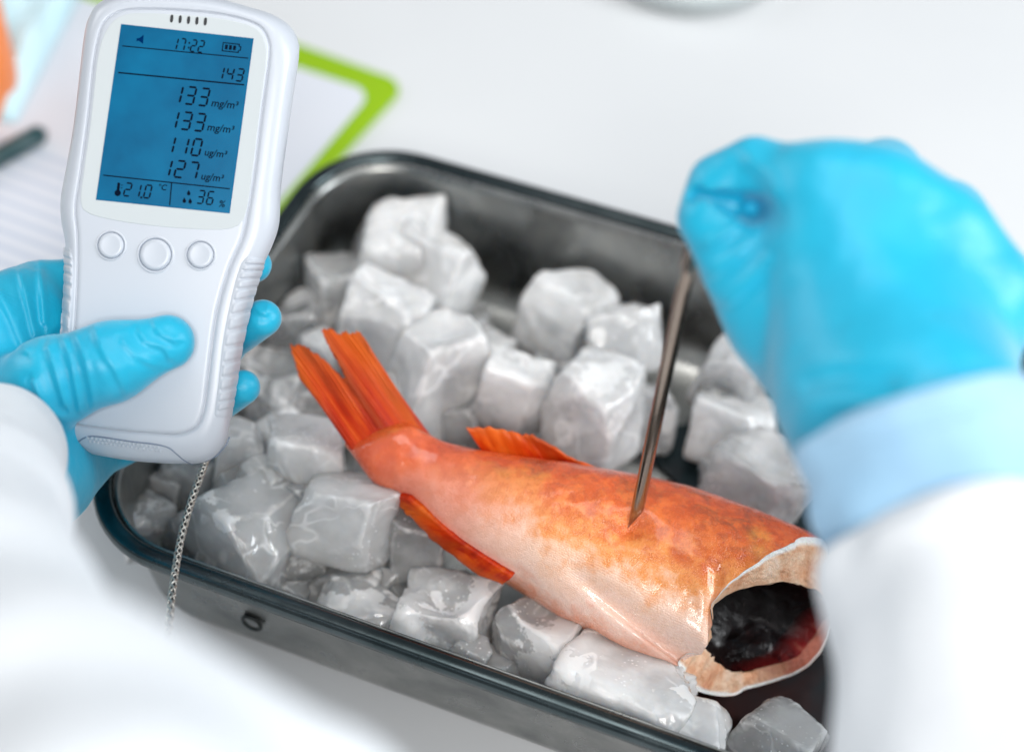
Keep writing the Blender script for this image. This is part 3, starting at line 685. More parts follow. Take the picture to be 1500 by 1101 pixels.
def mk_cavity():
    n = N('belly_lining').set(Roughness=0.20, Specular_IOR_Level=0.22)
    uv = n.coord('UV'); sp = n.new('ShaderNodeSeparateXYZ'); n.link(uv, sp.inputs[0]); u, v = sp.outputs[0], sp.outputs[1]
    ob = n.coord('Object'); nz = n.noise(70, 6, 0.65, ob, 0.8)
    blk = n.ramp(nz, [(0.35, (0.003, 0.002, 0.002, 1)), (0.6, (0.010, 0.006, 0.006, 1)), (0.72, (0.045, 0.012, 0.010, 1)), (0.85, (0.12, 0.03, 0.02, 1))])
    red = n.ramp(nz, [(0.35, srgb(70, 6, 10)), (0.55, srgb(150, 30, 28)), (0.75, srgb(216, 120, 96))])
    f = n.math('ADD', u, n.math('MULTIPLY', n.math('SUBTRACT', nz, 0.5), 0.30))
    rd = n.math('MULTIPLY', n.ramp(f, [(0.03, g4(1)), (0.20, g4(0))]), n.ramp(v, [(0.60, g4(0.0)), (0.72, g4(0.5)), (0.80, g4(1))]))
    n.link(n.mix(rd, blk, red), n.b.inputs['Base Color'])
    n.bump(n.noise(110, 5, 0.6, ob, 1.0), 0.4, 0.003)
    return n.m
V2, F2, UV2 = [], [], []; NC = 22
for i in range(NC+1):
    for j in range(NV):
        a = 2*math.pi*j/NV; d = math.degrees(a); t = i/NC
        s0 = s_end(a)+rim_s(d)
        s = s0+(7.5-s0)*t
        p = fish_pt(s, a, thick(d)+0.014*t*t)
        q = fish_pt(s, 0.0); c = (fish_pt(s, 0)+fish_pt(s, math.pi))/2
        if t > 0.75: p = p+(c-p)*((t-0.75)/0.25)**2*0.9
        p = p+nf*0.0016*noise.fractal(Vector(p)*90, 1.0, 2.0, 3)*min(1, t*4)
        V2.append(p); UV2.append((t, d/360))
for i in range(NC):
    for j in range(NV): F2.append((i*NV+j, (i+1)*NV+j, (i+1)*NV+(j+1) % NV, i*NV+(j+1) % NV))
F2.append(tuple(NC*NV+j for j in range(NV)))
o = mesh_obj('belly_cavity', local(fish, V2), F2, mk_cavity(), fish, uv=UV2)
# a pale bit of gut inside the opening
gp = [fish_pt(8.75, math.radians(252), 0.008), fish_pt(8.85, math.radians(243), 0.0095), fish_pt(9.0, math.radians(236), 0.009), fish_pt(9.12, math.radians(232), 0.007)]
v, f = tube(crom(gp, 16), 0.0008+0.0007*np.sin(np.linspace(0, math.pi, 16)), 10)
o = mesh_obj('gut', local(fish, v), f, m_var('pink_gut', srgb(120, 40, 34), srgb(220, 160, 146), 160, 0.2), fish); fix_normals(o)

def mk_fin():
    n = N('fin_membrane').set(Roughness=0.35, Specular_IOR_Level=0.4)
    uv = n.coord('UV'); sp = n.new('ShaderNodeSeparateXYZ'); n.link(uv, sp.inputs[0])
    ob = n.coord('Object')
    st_ = n.new('ShaderNodeMapping'); st_.inputs['Scale'].default_value = (6, 0.9, 1); n.link(uv, st_.inputs[0])
    nz = n.noise(1.6, 5, 0.6, st_.outputs[0])
    wv = n.math('SINE', n.math('ADD', n.math('MULTIPLY', sp.outputs[0], 2*math.pi*30), n.math('MULTIPLY', n.noise(22, 2, 0.5, ob), 9.0))); st = None
    c = n.ramp(n.math('ADD', nz, n.math('MULTIPLY', wv, 0.012)), [(0.28, srgb(176, 40, 8)), (0.48, srgb(226, 66, 12)), (0.62, srgb(242, 104, 24)), (0.8, srgb(248, 150, 62))])
    c = n.mix(n.ramp(sp.outputs[1], [(0.5, g4(0)), (1.0, g4(0.45))]), c, srgb(252, 156, 72))
    c = n.mix(n.ramp(n.math('ADD', sp.outputs[0], n.math('MULTIPLY', n.math('SUBTRACT', nz, 0.5), 0.3)), [(0.02, g4(0.0)), (0.20, g4(0.6)), (0.38, g4(0.0))]), c, srgb(255, 142, 40))
    c = n.mix(n.ramp(n.math('ADD', sp.outputs[0], n.math('MULTIPLY', n.math('SUBTRACT', nz, 0.5), 0.2)), [(0.44, g4(0.0)), (0.56, g4(0.55)), (0.70, g4(0.0))]), c, srgb(168, 34, 6))  # dark band: shade of the tail's middle fold put into the colour
    n.link(c, n.b.inputs['Base Color'])
    tr = n.new('ShaderNodeBsdfTranslucent'); n.link(c, tr.inputs[0]); mx = n.new('ShaderNodeMixShader'); mx.inputs[0].default_value = 0.5
    n.link(n.b.outputs[0], mx.inputs[1]); n.link(tr.outputs[0], mx.inputs[2]); n.link(mx.outputs[0], n.out.inputs[0])
    n.bump(wv, 0.07, 0.0006)
    return n.m
M_fin = mk_fin()
def fin(name, base, tip, seed, thick_=0.0009, nx=96, ny=20, rays=24, spike=0.06, parent=fish, wav=0.0012):
    B_ = crom(base, nx); T_ = crom(tip, nx); V, F, UV = [], [], []
    rs = random.Random(seed); jag = [rs.uniform(-1, 1) for _ in range(rays*2+2)]
    for i in range(nx):
        x = i/(nx-1); ph = x*rays
        ph += 0.6*noise.noise((x*9, seed, 2.2))
        ln = 1+spike*(0.35*math.cos(2*math.pi*ph)+jag[int(max(0, ph)) % len(jag)]*1.0)
        for j in range(ny):
            t = j/(ny-1)
            p = B_[i]+(T_[i]-B_[i])*t*(1+(ln-1)*t)
            p = p+nf*(wav*(0.22*math.cos(2*math.pi*ph)*(0.3+0.7*t)+2.6*noise.noise((x*4.5, t*1.6, seed))*t+0.9*noise.noise((x*13, t*2, seed+5))*t))
            V.append(p); UV.append((x, t))
    for i in range(nx-1):
        for j in range(ny-1): F.append((i*ny+j, (i+1)*ny+j, (i+1)*ny+j+1, i*ny+j+1))
    o = mesh_obj(name, local(parent, V), F, M_fin, parent, uv=UV); fix_normals(o)
    s = o.modifiers.new('solid', 'SOLIDIFY'); s.thickness = thick_; s.offset = 0
    return o
zt = lambda x, y, z: at_z(x, y, z)
tz = Cf[2]
pt_b = [at_plane(x, y, Cf+nf*0.006, nf) for x, y in ((640, 652), (628, 650), (612, 650), (596, 656), (582, 664), (568, 676), (556, 690), (546, 700))]
zb = float(np.mean([p[2] for p in pt_b]))
pt_t = [zt(x, y, zb+dz) for x, y, dz in ((548, 532, 0.024), (526, 488, 0.034), (498, 486, 0.034), (474, 487, 0.034), (507, 556, 0.020), (462, 516, 0.028), (428, 503, 0.030), (441, 556, 0.020))]
fin('tail_fin', pt_b, pt_t, 3, 0.0010, 140, 34, 30, 0.018, wav=0.0019)
db = [at_plane(x, y, Cf+nf*0.002, nf) for x, y in ((712, 668), (745, 676), (790, 684), (840, 691), (890, 700), (930, 707))]
dt = [at_plane(x, y, Cf+nf*0.012, nf) for x, y in ((684, 628), (722, 628), (762, 636), (800, 648), (850, 676), (920, 700))]
fin('dorsal_fin', db, dt, 5, 0.0012, 90, 12, 11, 0.05)
ab_ = [at_plane(x, y, Cf+nf*0.011, nf) for x, y in ((600, 728), (634, 756), (672, 788), (712, 815), (752, 842))]
at_ = [at_plane(x, y, Cf+nf*0.004, nf) for x, y in ((575, 722), (600, 752), (640, 790), (690, 830), (738, 852))]
fin('anal_fin', ab_, at_, 7, 0.0030, 70, 10, 9, 0.05)

# ------------------------------------------------------------------ probe
tipP = at_plane(928, 774, Cf+nf*0.0305, nf)
topP = at_d(1022, 322, 0.655*KS)
axp = nrm(topP-tipP); RP = 0.0027
side = nrm(RT-axp*np.dot(RT, axp)); oth = np.cross(axp, side)
V, F = [], []; seg = 24
Lp = np.linalg.norm(topP-tipP)
rows = [(0.0, 0.02), (0.004, 0.32), (0.009, 0.70), (0.0125, 0.95), (0.0145, 1.0), (0.04, 1.0), (0.09, 1.0), (Lp*0.8, 1.0), (Lp-0.003, 1.0)]
for h, k in rows:
    for i in range(seg):
        w = 2*math.pi*i/seg; V.append(tipP+axp*h+RP*(side*(math.cos(w)*k-(1-k)*0.9)+oth*math.sin(w)*k*0.8))
for r in range(len(rows)-1):
    for i in range(seg): F.append((r*seg+i, r*seg+(i+1) % seg, (r+1)*seg+(i+1) % seg, (r+1)*seg+i))
F.append(tuple(range(seg))); F.append(tuple((len(rows)-1)*seg+i for i in range(seg)))
V = np.array(V); 
prb = mesh_obj('probe', V-tipP, F, M_chrome); prb.location = tuple(tipP); fix_normals(prb)
tag(prb, 'thin pointed steel probe pinched by the right hand and stuck in the fish', 'probe')

# ------------------------------------------------------------------ meter
DM = 0.762*KS
meter = empty('handheld_meter', at_d(225, 660, DM+0.015)); tag(meter, 'white handheld meter with a blue screen held in the left hand', 'meter')
ml = np.array(meter.location)
def mp(x, y, z=0.0): return at_d(x, y, DM)*1.0+FW*z*KS - ml       # z metres behind the front face, parallel to it
def mpd(x, y, z): return at_d(x, y, DM+z*KS) - ml                    # on the sight line at that depth
O_ = [(250, -10), (180, -9), (146, 4), (132, 22), (123, 54), (109, 174), (98, 240), (89, 291), (90, 325), (96, 358), (96, 400), (92, 490), (86, 560), (80, 610), (84, 640), (109, 658), (163, 670), (218, 677), (280, 679), (309, 673), (330, 652),
      (338, 610), (343, 562), (351, 512), (363, 450), (379, 402), (398, 362), (409, 327), (412, 272), (425, 174), (437, 91), (438, 65), (426, 40), (400, 22), (363, 10), (310, -4)]
P_ = [(265, 14), (218, 12), (182, 14), (160, 24), (146, 44), (136, 91), (127, 174), (116, 254), (109, 305), (112, 345), (112, 400), (108, 480), (101, 560), (96, 596), (108, 620), (140, 627), (182, 632), (230, 636), (262, 637), (288, 626), (300, 600),
      (307, 548), (313, 500), (321, 450), (338, 392), (356, 350), (365, 309), (374, 254), (385, 163), (395, 91), (396, 66), (386, 42), (363, 29), (320, 19)]
def polar(pts, n=220, c=(243.0, 335.0), sy=0.5):
    P = crom(pts, 1600, True); a = np.arctan2((P[:, 1]-c[1])*sy, P[:, 0]-c[0]); r = np.hypot((P[:, 1]-c[1])*sy, P[:, 0]-c[0])
    o = np.argsort(a); a, r = a[o], r[o]
    t = np.linspace(-math.pi, math.pi, n, endpoint=False); rr = np.interp(t, a, r, period=2*math.pi)
    return np.stack([c[0]+rr*np.cos(t), c[1]+rr*np.sin(t)/sy], 1)
NO = 220
PO, PP = polar(O_, NO), polar(P_, NO); cc = np.array([243.0, 335.0])
def inset(Q, d):
    t = np.roll(Q, -1, 0)-np.roll(Q, 1, 0); t /= np.linalg.norm(t, axis=1)[:, None]
    nn = np.stack([t[:, 1], -t[:, 0]], 1); s = np.sign(np.sum(nn*(Q-cc), axis=1)).mean()
    return Q-nn*np.sign(s)*d
lay = [(inset(PO, 24), 0.034), (inset(PO, 8), 0.033), (inset(PO, 1), 0.028), (PO, 0.020), (PO, 0.013), (PO*0.93+PP*0.07, 0.008), (PO*0.78+PP*0.22, 0.0035), (PO*0.58+PP*0.42, 0.0012), (PO*0.34+PP*0.66, 0.0002), (PO*0.10+PP*0.90, 0.0),
       (PP, 0.0002), (inset(PP, 0.6), 0.0011), (inset(PP, 2.2), 0.0011), (inset(PP, 2.8), 0.0001), (inset(PP, 4.5), -0.0003), (inset(PP, 9), -0.0004)]
V, F = [], []
for q, z in lay: V += [mpd(x, y, z) for x, y in q]
for i in range(len(lay)-1):
    for k in range(NO): F.append((i*NO+k, i*NO+(k+1) % NO, (i+1)*NO+(k+1) % NO, (i+1)*NO+k))
F.append(tuple(range(NO))); F.append(tuple((len(lay)-1)*NO+k for k in range(NO)))
hs = mesh_obj('housing', V, F, M_abs, meter); fix_normals(hs)
zf = -0.0004
def plate(poly, z0, z1, name, mat, parent, smooth=False, bev=0):
    n = len(poly); V = [mp(x, y, z1) for x, y in poly]+[mp(x, y, z0) for x, y in poly]
    o = mesh_obj(name, V, [tuple(range(n)), tuple(range(2*n-1, n-1, -1))]+[(i, n+i, n+(i+1) % n, (i+1) % n) for i in range(n)], mat, parent, smooth); fix_normals(o)
    if bev: bevel_mod(o, bev, 2)
    return o
# bezel plate round the display
bz = crom([(262, 22), (215, 20), (184, 22), (166, 32), (152, 54), (143, 91), (134, 174), (123, 254), (119, 296), (130, 312), (165, 322), (218, 330), (275, 335), (327, 336), (352, 328), (362, 305), (370, 254), (381, 163), (390, 91), (389, 66), (380, 46), (360, 36), (318, 27)], 140, True)
bezel = plate(bz, zf+0.0003, zf-0.0002, 'bezel', M_panel, meter, False, 0.00015)
dq = np.array([(178, 36), (372, 57), (337, 313), (141, 293)], float)
disp = plate(dq, zf-0.0001, zf-0.00035, 'display', M_lcd, meter)
def D(u, v):  # display coordinates, u 0..1 across, v 0..1 down
    a, b, c, d = dq; return (a*(1-u)+b*u)*(1-v)+(d*(1-u)+c*u)*v
ZI0, ZI1 = zf-0.0003, zf-0.00045
def quads_plate(polys, name, parent, mat=M_lcdink):
    V, F = [], []
    for poly in polys:
        n = len(poly); b = len(V)
        V += [mp(x, y, ZI1) for x, y in poly]+[mp(x, y, ZI0) for x, y in poly]
        F += [tuple(b+i for i in range(n)), tuple(b+i for i in range(2*n-1, n-1, -1))]+[(b+i, b+n+i, b+n+(i+1) % n, b+(i+1) % n) for i in range(n)]
    o = mesh_obj(name, V, F, mat, parent, False); fix_normals(o); return o
SEG = {'0': 'abcdef', '1': 'bc', '2': 'abged', '3': 'abgcd', '4': 'fgbc', '5': 'afgcd', '6': 'afgedc', '7': 'abc', '8': 'abcdefg', '9': 'abcdfg'}
AW, AH = 194.0, 258.0   # pixel size of the display, to keep strokes even
def digit(ch, u, v, w, h, t):
    # u,v top left in display px; slanted seven segment strokes
    def q(x, y): X = u+x+(h/2-y)*0.10; Y = v+y; return D(X/AW, Y/AH)
    g = t*0.28; P = []
    def hz(y): P.append([q(g+t*0.3, y), q(g+t*0.8, y-t/2), q(w-g-t*0.8, y-t/2), q(w-g-t*0.3, y), q(w-g-t*0.8, y+t/2), q(g+t*0.8, y+t/2)])
    def vt(x, y0, y1): P.append([q(x, y0+g), q(x+t/2, y0+g+t*0.5), q(x+t/2, y1-g-t*0.5), q(x, y1-g), q(x-t/2, y1-g-t*0.5), q(x-t/2, y0+g+t*0.5)])
    for s in SEG[ch]:
        if s == 'a': hz(t/2)
        elif s == 'g': hz(h/2)
        elif s == 'd': hz(h-t/2)
        elif s == 'b': vt(w-t/2, t/2, h/2)
        elif s == 'c': vt(w-t/2, h/2, h-t/2)
        elif s == 'f': vt(t/2, t/2, h/2)
        elif s == 'e': vt(t/2, h/2, h-t/2)
    return P
def number(txt, u, v, w, h, t, gap, name='number'):
    P = []
    for ch in txt:
        if ch == ':':
            for y in (0.32, 0.68):
                c = D((u+2.5)/AW, (v+h*y)/AH); P.append([c+(-1, -1.3), c+(1, -1.3), c+(1, 1.3), c+(-1, 1.3)])
            u += 5; continue
        if ch == '.':
            c = D((u-gap*0.3)/AW, (v+h-1)/AH); P.append([c+(-1.4, -1.4), c+(1.4, -1.4), c+(1.4, 1.4), c+(-1.4, 1.4)]); u += 2; continue
        P += digit(ch, u, v, w, h, t); u += w+gap
    return quads_plate(P, name, disp)
def inv(x, y):  # photo px -> display px (bilinear inverse by a couple of Newton steps)
    uv = np.array([0.5, 0.5])
    for _ in range(8):
        e = D(*uv)-np.array([x, y]); J = np.stack([(D(uv[0]+1e-4, uv[1])-D(*uv))/1e-4, (D(uv[0], uv[1]+1e-4)-D(*uv))/1e-4], 1); uv = uv-np.linalg.solve(J, e)
    return uv[0]*AW, uv[1]*AH
def num_at(txt, xl, ytop, w, h, t, gap):
    u, v = inv(xl, ytop); return number(txt, u, v, w, h, t, gap)
num_at('17:22', 254, 55, 8.5, 19, 2.0, 2.6)
num_at('143', 319, 97, 11, 20, 2.3, 3.4)
num_at('133', 255, 124, 14.5, 28, 2.9, 5)
num_at('133', 249, 161, 14.5, 28, 2.9, 5)
num_at('110', 244, 198, 14.5, 27, 2.9, 5)
num_at('127', 239, 232, 14.5, 27, 2.9, 5)
num_at('21.0', 184, 267, 10.5, 21, 2.2, 3)
num_at('36', 291, 278, 10.5, 21, 2.2, 3.2)
def stroke(x0, y0, x1, y1, t, name='rule'):
    a, b = np.array([x0, y0], float), np.array([x1, y1], float); d = (b-a)/np.linalg.norm(b-a); n = np.array([-d[1], d[0]])*t/2
    return quads_plate([[a+n, b+n, b-n, a-n]], name, disp)
stroke(180, 68, 364, 86, 1.4); stroke(174, 107, 358, 125, 2.0); stroke(152, 257, 337, 277, 1.6); stroke(252, 268, 249, 301, 1.6)
def text_on(txt, x, y, size, ang, name='unit_text', mat=M_lcdink, parent=None, shear=0.15, z=None):
    cu = bpy.data.curves.new(name, 'FONT'); cu.body = txt; cu.size = size; cu.shear = shear; cu.resolution_u = 3; cu.offset = size*0.010
    tmp = bpy.data.objects.new(name, cu); C.objects.link(tmp)
    dg = bpy.context.evaluated_depsgraph_get(); me = bpy.data.meshes.new_from_object(tmp.evaluated_get(dg))
    bpy.data.objects.remove(tmp)
    ca, sa = math.cos(ang), math.sin(ang)
    zz = ZI1 if z is None else z
    for vt in me.vertices:
        X, Y = vt.co.x, -vt.co.y
        vt.co = Vector(mp(x+X*ca-Y*sa, y+X*sa+Y*ca, zz))
    me.materials.append(mat); o = bpy.data.objects.new(name, me); C.objects.link(o); o.parent = parent or disp
    return o
an = math.radians(6.2)
text_on('mg/m³', 309, 156, 15.5, an); text_on('mg/m³', 303, 191.5, 15.5, an); text_on('ug/m³', 299, 228, 14.5, an); text_on('ug/m³', 294, 263, 14.5, an)
text_on('°C', 231, 278, 12, an); text_on('%', 320, 303, 14, an)
# speaker, battery, thermometer and drop icons
quads_plate([[(201, 57), (205, 56.5), (211, 52), (210, 65), (204, 60.5), (200.5, 61)]], 'speaker_icon', disp, m_plain('lcd_navy', (0.0, 0.02, 0.09, 1), 0.6, Specular_IOR_Level=0.0))
bt = []
def bxy(x, y): return np.array([327.0, 62.5])+np.array([math.cos(an), math.sin(an)])*x+np.array([-math.sin(an)-0.03, math.cos(an)])*y
for r in ((0, 0, 25, 1.3), (0, 12, 25, 13.3), (0, 0, 1.3, 13.3), (23.7, 0, 25, 4), (23.7, 9.3, 25, 13.3), (25, 3.4, 27.5, 4.6), (25, 8.7, 27.5, 9.9), (26.3, 3.4, 27.6, 9.9), (4, 3.2, 8, 10), (10, 3.2, 14, 10), (16, 3.2, 20, 10)):
    bt.append([bxy(r[0], r[1]), bxy(r[2], r[1]), bxy(r[2], r[3]), bxy(r[0], r[3])])
quads_plate(bt, 'battery_icon', disp)
cir = lambda cx, cy, r, n=14: [(cx+r*math.cos(2*math.pi*i/n), cy+r*math.sin(2*math.pi*i/n)) for i in range(n)]
quads_plate([cir(173, 283, 4.6), [(171.6, 279), (172.8, 268.5), (174.6, 267.5), (176.6, 269), (175.4, 280)], [(178, 271), (180.5, 271.2), (180.4, 272.2), (177.9, 272)], [(177.6, 275), (180, 275.2), (179.9, 276.2), (177.5, 276)]], 'thermometer_icon', disp)
drop = lambda cx, cy, s: [(cx, cy-1.7*s), (cx+0.9*s, cy-0.1*s), (cx+0.7*s, cy+0.8*s), (cx, cy+1.1*s), (cx-0.7*s, cy+0.8*s), (cx-0.9*s, cy-0.1*s)]
quads_plate([drop(277, 283.5, 2.9), drop(270.5, 294.5, 2.9), drop(279, 295.5, 2.9)], 'drop_icon', disp)
# sound slots above the display
for i in range(5):
    x, y = 252+i*12.3, 28+i*1.1
    pl = [(x-1.9+0.6*math.cos(t)*1.6*1.6+1.5, y+5.6*math.sin(t)) for t in np.linspace(0, 2*math.pi, 14, endpoint=False)]
    pl = [(x+2.3*math.cos(t)-0.12*5.6*math.sin(t), y+5.8*math.copysign(abs(math.sin(t))**0.6, math.sin(t))) for t in np.linspace(0, 2*math.pi, 18, endpoint=False)]
    plate(pl, zf+0.0001, zf-0.00033, 'sound_slot', M_dark, meter)
# buttons with a ring groove
def button(x, y, r):
    a = 0.292/1000*1.0; cen = mp(x, y, zf)
    def ringv(prof, seg=48):
        V, F = [], []
        for rr, z in prof:
            for k in range(seg):
                w = 2*math.pi*k/seg; V.append(cen+RT*rr*math.cos(w)-UP*rr*math.sin(w)+FW*z)
        for i in range(len(prof)-1):
            for k in range(seg): F.append((i*seg+k, i*seg+(k+1) % seg, (i+1)*seg+(k+1) % seg, (i+1)*seg+k))
        return V, F, seg
    R = r*DM/FPX
    V, F, sg = ringv([(R, 0.0002), (R, -0.0004), (R*0.94, -0.0009), (R*0.72, -0.0008), (R*0.3, -0.00065)])
    F.append(tuple(4*sg+k for k in range(sg))); b = mesh_obj('button', V, F, M_abs, meter); fix_normals(b)
    V, F, sg = ringv([(R*1.02, 0.0001), (R*1.03, -0.00012), (R*1.07, -0.00012), (R*1.08, 0.0001)]); o = mesh_obj('button_gap', V, F, M_gap_shade, b); fix_normals(o)
    V, F, sg = ringv([(R*1.085, 0.0001), (R*1.11, -0.0004), (R*1.19, -0.0005), (R*1.26, 0.0002)]); o = mesh_obj('button_ring', V, F, M_abs, b); fix_normals(o)
button(163, 359.5, 18.3); button(228, 373, 22.3); button(294, 373.5, 18.5)
# depth of the housing surface under a point of its front view
_pa = np.linspace(-math.pi, math.pi, NO, endpoint=False)
_rp = np.hypot(PP[:, 0]-cc[0], (PP[:, 1]-cc[1])*0.5); _ro = np.hypot(PO[:, 0]-cc[0], (PO[:, 1]-cc[1])*0.5)
def house_z(x, y):
    a = math.atan2((y-cc[1])*0.5, x-cc[0]); r = math.hypot(x-cc[0], (y-cc[1])*0.5)
    rp = np.interp(a, _pa, _rp, period=2*math.pi); ro = np.interp(a, _pa, _ro, period=2*math.pi)
    return float(np.interp((r-rp)/(ro-rp), [0, 0.1, 0.34, 0.58, 0.78, 0.93, 1.0, 1.06], [0, 0, 0.0002, 0.0012, 0.0035, 0.008, 0.013, 0.018]))
# grips: raised pads on both sides with cross ribs
def side_pad(pl_in, pl_out, nr, parent_label):
    Ii, Oo = crom(pl_in, 60), crom(pl_out, 60); V, F = [], []; m = 9; sg = 1 if Oo[0][0] > 240 else -1
    def at(ii, t, up):
        q = int(min(max(ii, 0), 58)); fr = ii-q; I = Ii[q]*(1-fr)+Ii[q+1]*fr; Oq = Oo[q]*(1-fr)+Oo[q+1]*fr; p = I*(1-t)+Oq*t
        return mpd(p[0]+sg*up*900*t*t, p[1], house_z(p[0], p[1])-up)
    for i in range(60):
        for j in range(m):
            t = j/(m-1); e = min(1, min(i, 59-i)/3.0)*min(1, j/1.0); V.append(at(i, t*1.04, 0.0007*e-0.0004*(1-e)))
    for i in range(59):
        for j in range(m-1): F.append((i*m+j, (i+1)*m+j, (i+1)*m+j+1, i*m+j+1))
    g = mesh_obj('grip', V, F, M_absr, meter); fix_normals(g); g['label'] = parent_label
    for k in range(nr):
        i0 = 5+50*k/nr; i1 = i0+50/nr*0.86; V, F = [], []
        for a in range(9):
            for b in range(8):
                t = 0.14+0.90*b/7; e = (0 if a in (0, 8) else (0.75 if a in (1, 7) else 1))*(0 if b == 0 else 1)
                V.append(at(i0+(i1-i0)*a/8-2.0*t, t, 0.0005+0.0011*e))
        for a in range(8):
            for b in range(7): F.append((a*8+b, (a+1)*8+b, (a+1)*8+b+1, a*8+b+1))
        o = mesh_obj('rib', V, F, M_absr, g); fix_normals(o)
side_pad([(362, 374), (352, 386), (343, 412), (334, 450), (325, 500), (320, 550), (315, 590), (313, 612)], [(386, 378), (384, 392), (376, 416), (366, 452), (354, 506), (347, 552), (341, 590), (338, 615)], 13, 'ribbed right hand grip of the meter')
side_pad([(104, 362), (107, 380), (108, 400), (107, 430), (104, 470), (101, 510), (97, 550)], [(93, 362), (95, 380), (95, 400), (94, 430), (91, 470), (88, 510), (84, 550)], 9, 'ribbed left hand grip of the meter')
# seam and dotted strip along the bottom bumper
sm = crom([(108, 657), (116, 646), (130, 639), (150, 640), (190, 646), (225, 650), (246, 655), (258, 664), (270, 674), (282, 680)], 50)
bump_z = house_z
v, f = tube([mpd(x, y, bump_z(x, y)+0.0001) for x, y in sm], 0.00032, 8)
o = mesh_obj('bumper_seam', v, f, M_gap_shade, meter); fix_normals(o)
bm = bmesh.new(); bmesh.ops.create_icosphere(bm, subdivisions=2, radius=0.00062); dotme = bpy.data.meshes.new('grip_dot'); bm.to_mesh(dotme); bm.free(); dotme.materials.append(M_absr)
dotme.polygons.foreach_set('use_smooth', [True]*len(dotme.polygons))
for r in range(2):
    for k in range(18):
        x = 128+k*6.1+r*3; y = 640.5+k*0.86+r*5.5
        o = bpy.data.objects.new('grip_dot', dotme); C.objects.link(o); o.parent = meter; o.location = tuple(mpd(x, y, bump_z(x, y)+0.0001))
# corner seam bottom right
v, f = tube([mpd(x, y, z) for x, y, z in ((336, 640, 0.010), (331, 652, 0.0105), (318, 667, 0.0115), (300, 676, 0.012))], 0.0003, 8); o = mesh_obj('corner_seam', v, f, M_gap_shade, meter); fix_normals(o)

# braided cable from the bottom of the meter, over the front rim, behind the sleeve
cp = crom([at_d(303, 668, DM+0.016), at_d(296, 690, DM+0.015), at_d(280, 735, DM+0.012), at_d(266, 785, DM+0.008), at_d(257, 835, DM+0.002), at_d(250, 890, DM-0.012), at_d(246, 960, DM-0.035), at_d(245, 1060, DM-0.07)], 150)
parts = []
for h in range(6):
    T = np.gradient(cp, axis=0); T /= np.linalg.norm(T, axis=1)[:, None]
    q = []
    for i in range(150):
        u = nrm(np.cross(T[i], np.array([0, 0, 1.0]))); w = np.cross(T[i], u); a = (1 if h < 3 else -1)*i*0.50+2*math.pi*(h % 3)/3
        q.append(cp[i]+(u*math.cos(a)+w*math.sin(a))*0.00115)
    parts.append(tube(q, 0.00048, 6))
V, F = join(parts); cl0 = cp[0]
o = mesh_obj('cable', np.array(V)-cl0, F, M_braid); o.location = tuple(cl0); fix_normals(o)
v, f = tube(cp-cl0, 0.00095, 8); k_ = mesh_obj('cable_core', v, f, M_dark, o); fix_normals(k_)
tag(o, 'thin braided steel cable hanging from the meter bottom over the tray rim', 'cable')

# ------------------------------------------------------------------ person: two gloved hands with coat sleeves
person = empty('person', (0.0, 0.05, 0.0)); tag(person, 'person in a white lab coat and blue gloves holding the meter and the probe', 'person')
pl_ = np.array(person.location)
def sdf_obj(name, s, mat, it=2, disp=None):
    v, q = s.mesh(); v = relax(v, q, it)
    if disp is not None: v = disp(v)
    o = mesh_obj(name, v-pl_, q, mat, person); return o
d_ = lambda x, y, d: at_d(x, y, d*KS)
# left hand
pts = [d_(-60, 330, 0.72), d_(430, 790, 0.86), d_(-150, 800, 0.72), d_(430, 330, 0.86)]
lo = np.min(pts, 0)-0.02; hi = np.max(pts, 0)+0.02
s = SDF(lo, hi, 0.0009)
TH = [d_(20, 600, 0.770), d_(75, 560, 0.752), d_(160, 530, 0.7485), d_(245, 501, 0.7510)]
s.chain(TH, [0.021, 0.0175, 0.0150, 0.0116], 0.010)
s.cap(TH[2]+FW*0.001, TH[2]-UP*0.001, 0.0128, 0.0128, 0.006)
PALM = [d_(60, 640, 0.805), d_(40, 520, 0.802), d_(30, 455, 0.800)]
s.chain(PALM, [0.027, 0.023, 0.017], 0.012)
s.cap(d_(20, 600, 0.775), d_(50, 640, 0.80), 0.022, 0.026, 0.012)
s.cap(d_(-20, 520, 0.785), d_(40, 470, 0.800), 0.017, 0.016, 0.012)
s.cap(d_(-60, 500, 0.775), d_(60, 430, 0.812), 0.017, 0.013, 0.012)                      # knuckle side
s.chain([d_(60, 425, 0.812), d_(180, 400, 0.822), d_(310, 388, 0.815), d_(372, 388, 0.798)], [0.0125, 0.0105, 0.0095, 0.0080], 0.006)   # index
s.chain([d_(60, 480, 0.815), d_(190, 500, 0.826), d_(320, 505, 0.818), d_(385, 466, 0.792)], [0.013, 0.0110, 0.0105, 0.0084], 0.006)     # middle
s.chain([d_(70, 550, 0.815), d_(180, 590, 0.826), d_(300, 600, 0.816), d_(356, 567, 0.792)], [0.013, 0.0105, 0.0100, 0.0078], 0.006)     # ring
s.chain([d_(90, 620, 0.815), d_(180, 640, 0.826), d_(260, 640, 0.820)], [0.013, 0.0095, 0.0082], 0.006)                                   # little
s.chain([d_(40, 640, 0.79), d_(40, 690, 0.775), d_(0, 760, 0.725)], [0.028, 0.026, 0.027], 0.012)                                         # wrist
s.cap(d_(150, 650, 0.815), d_(75, 690, 0.79), 0.013, 0.019, 0.012)
def wrinkle(v, amp=0.0007, f=60):
    out = v.copy()
    for i in range(len(v)):
        p = Vector(v[i]); n_ = noise.noise(p*f)+0.5*noise.noise(p*f*2.3); out[i] = v[i]-FW*amp*n_
    return out
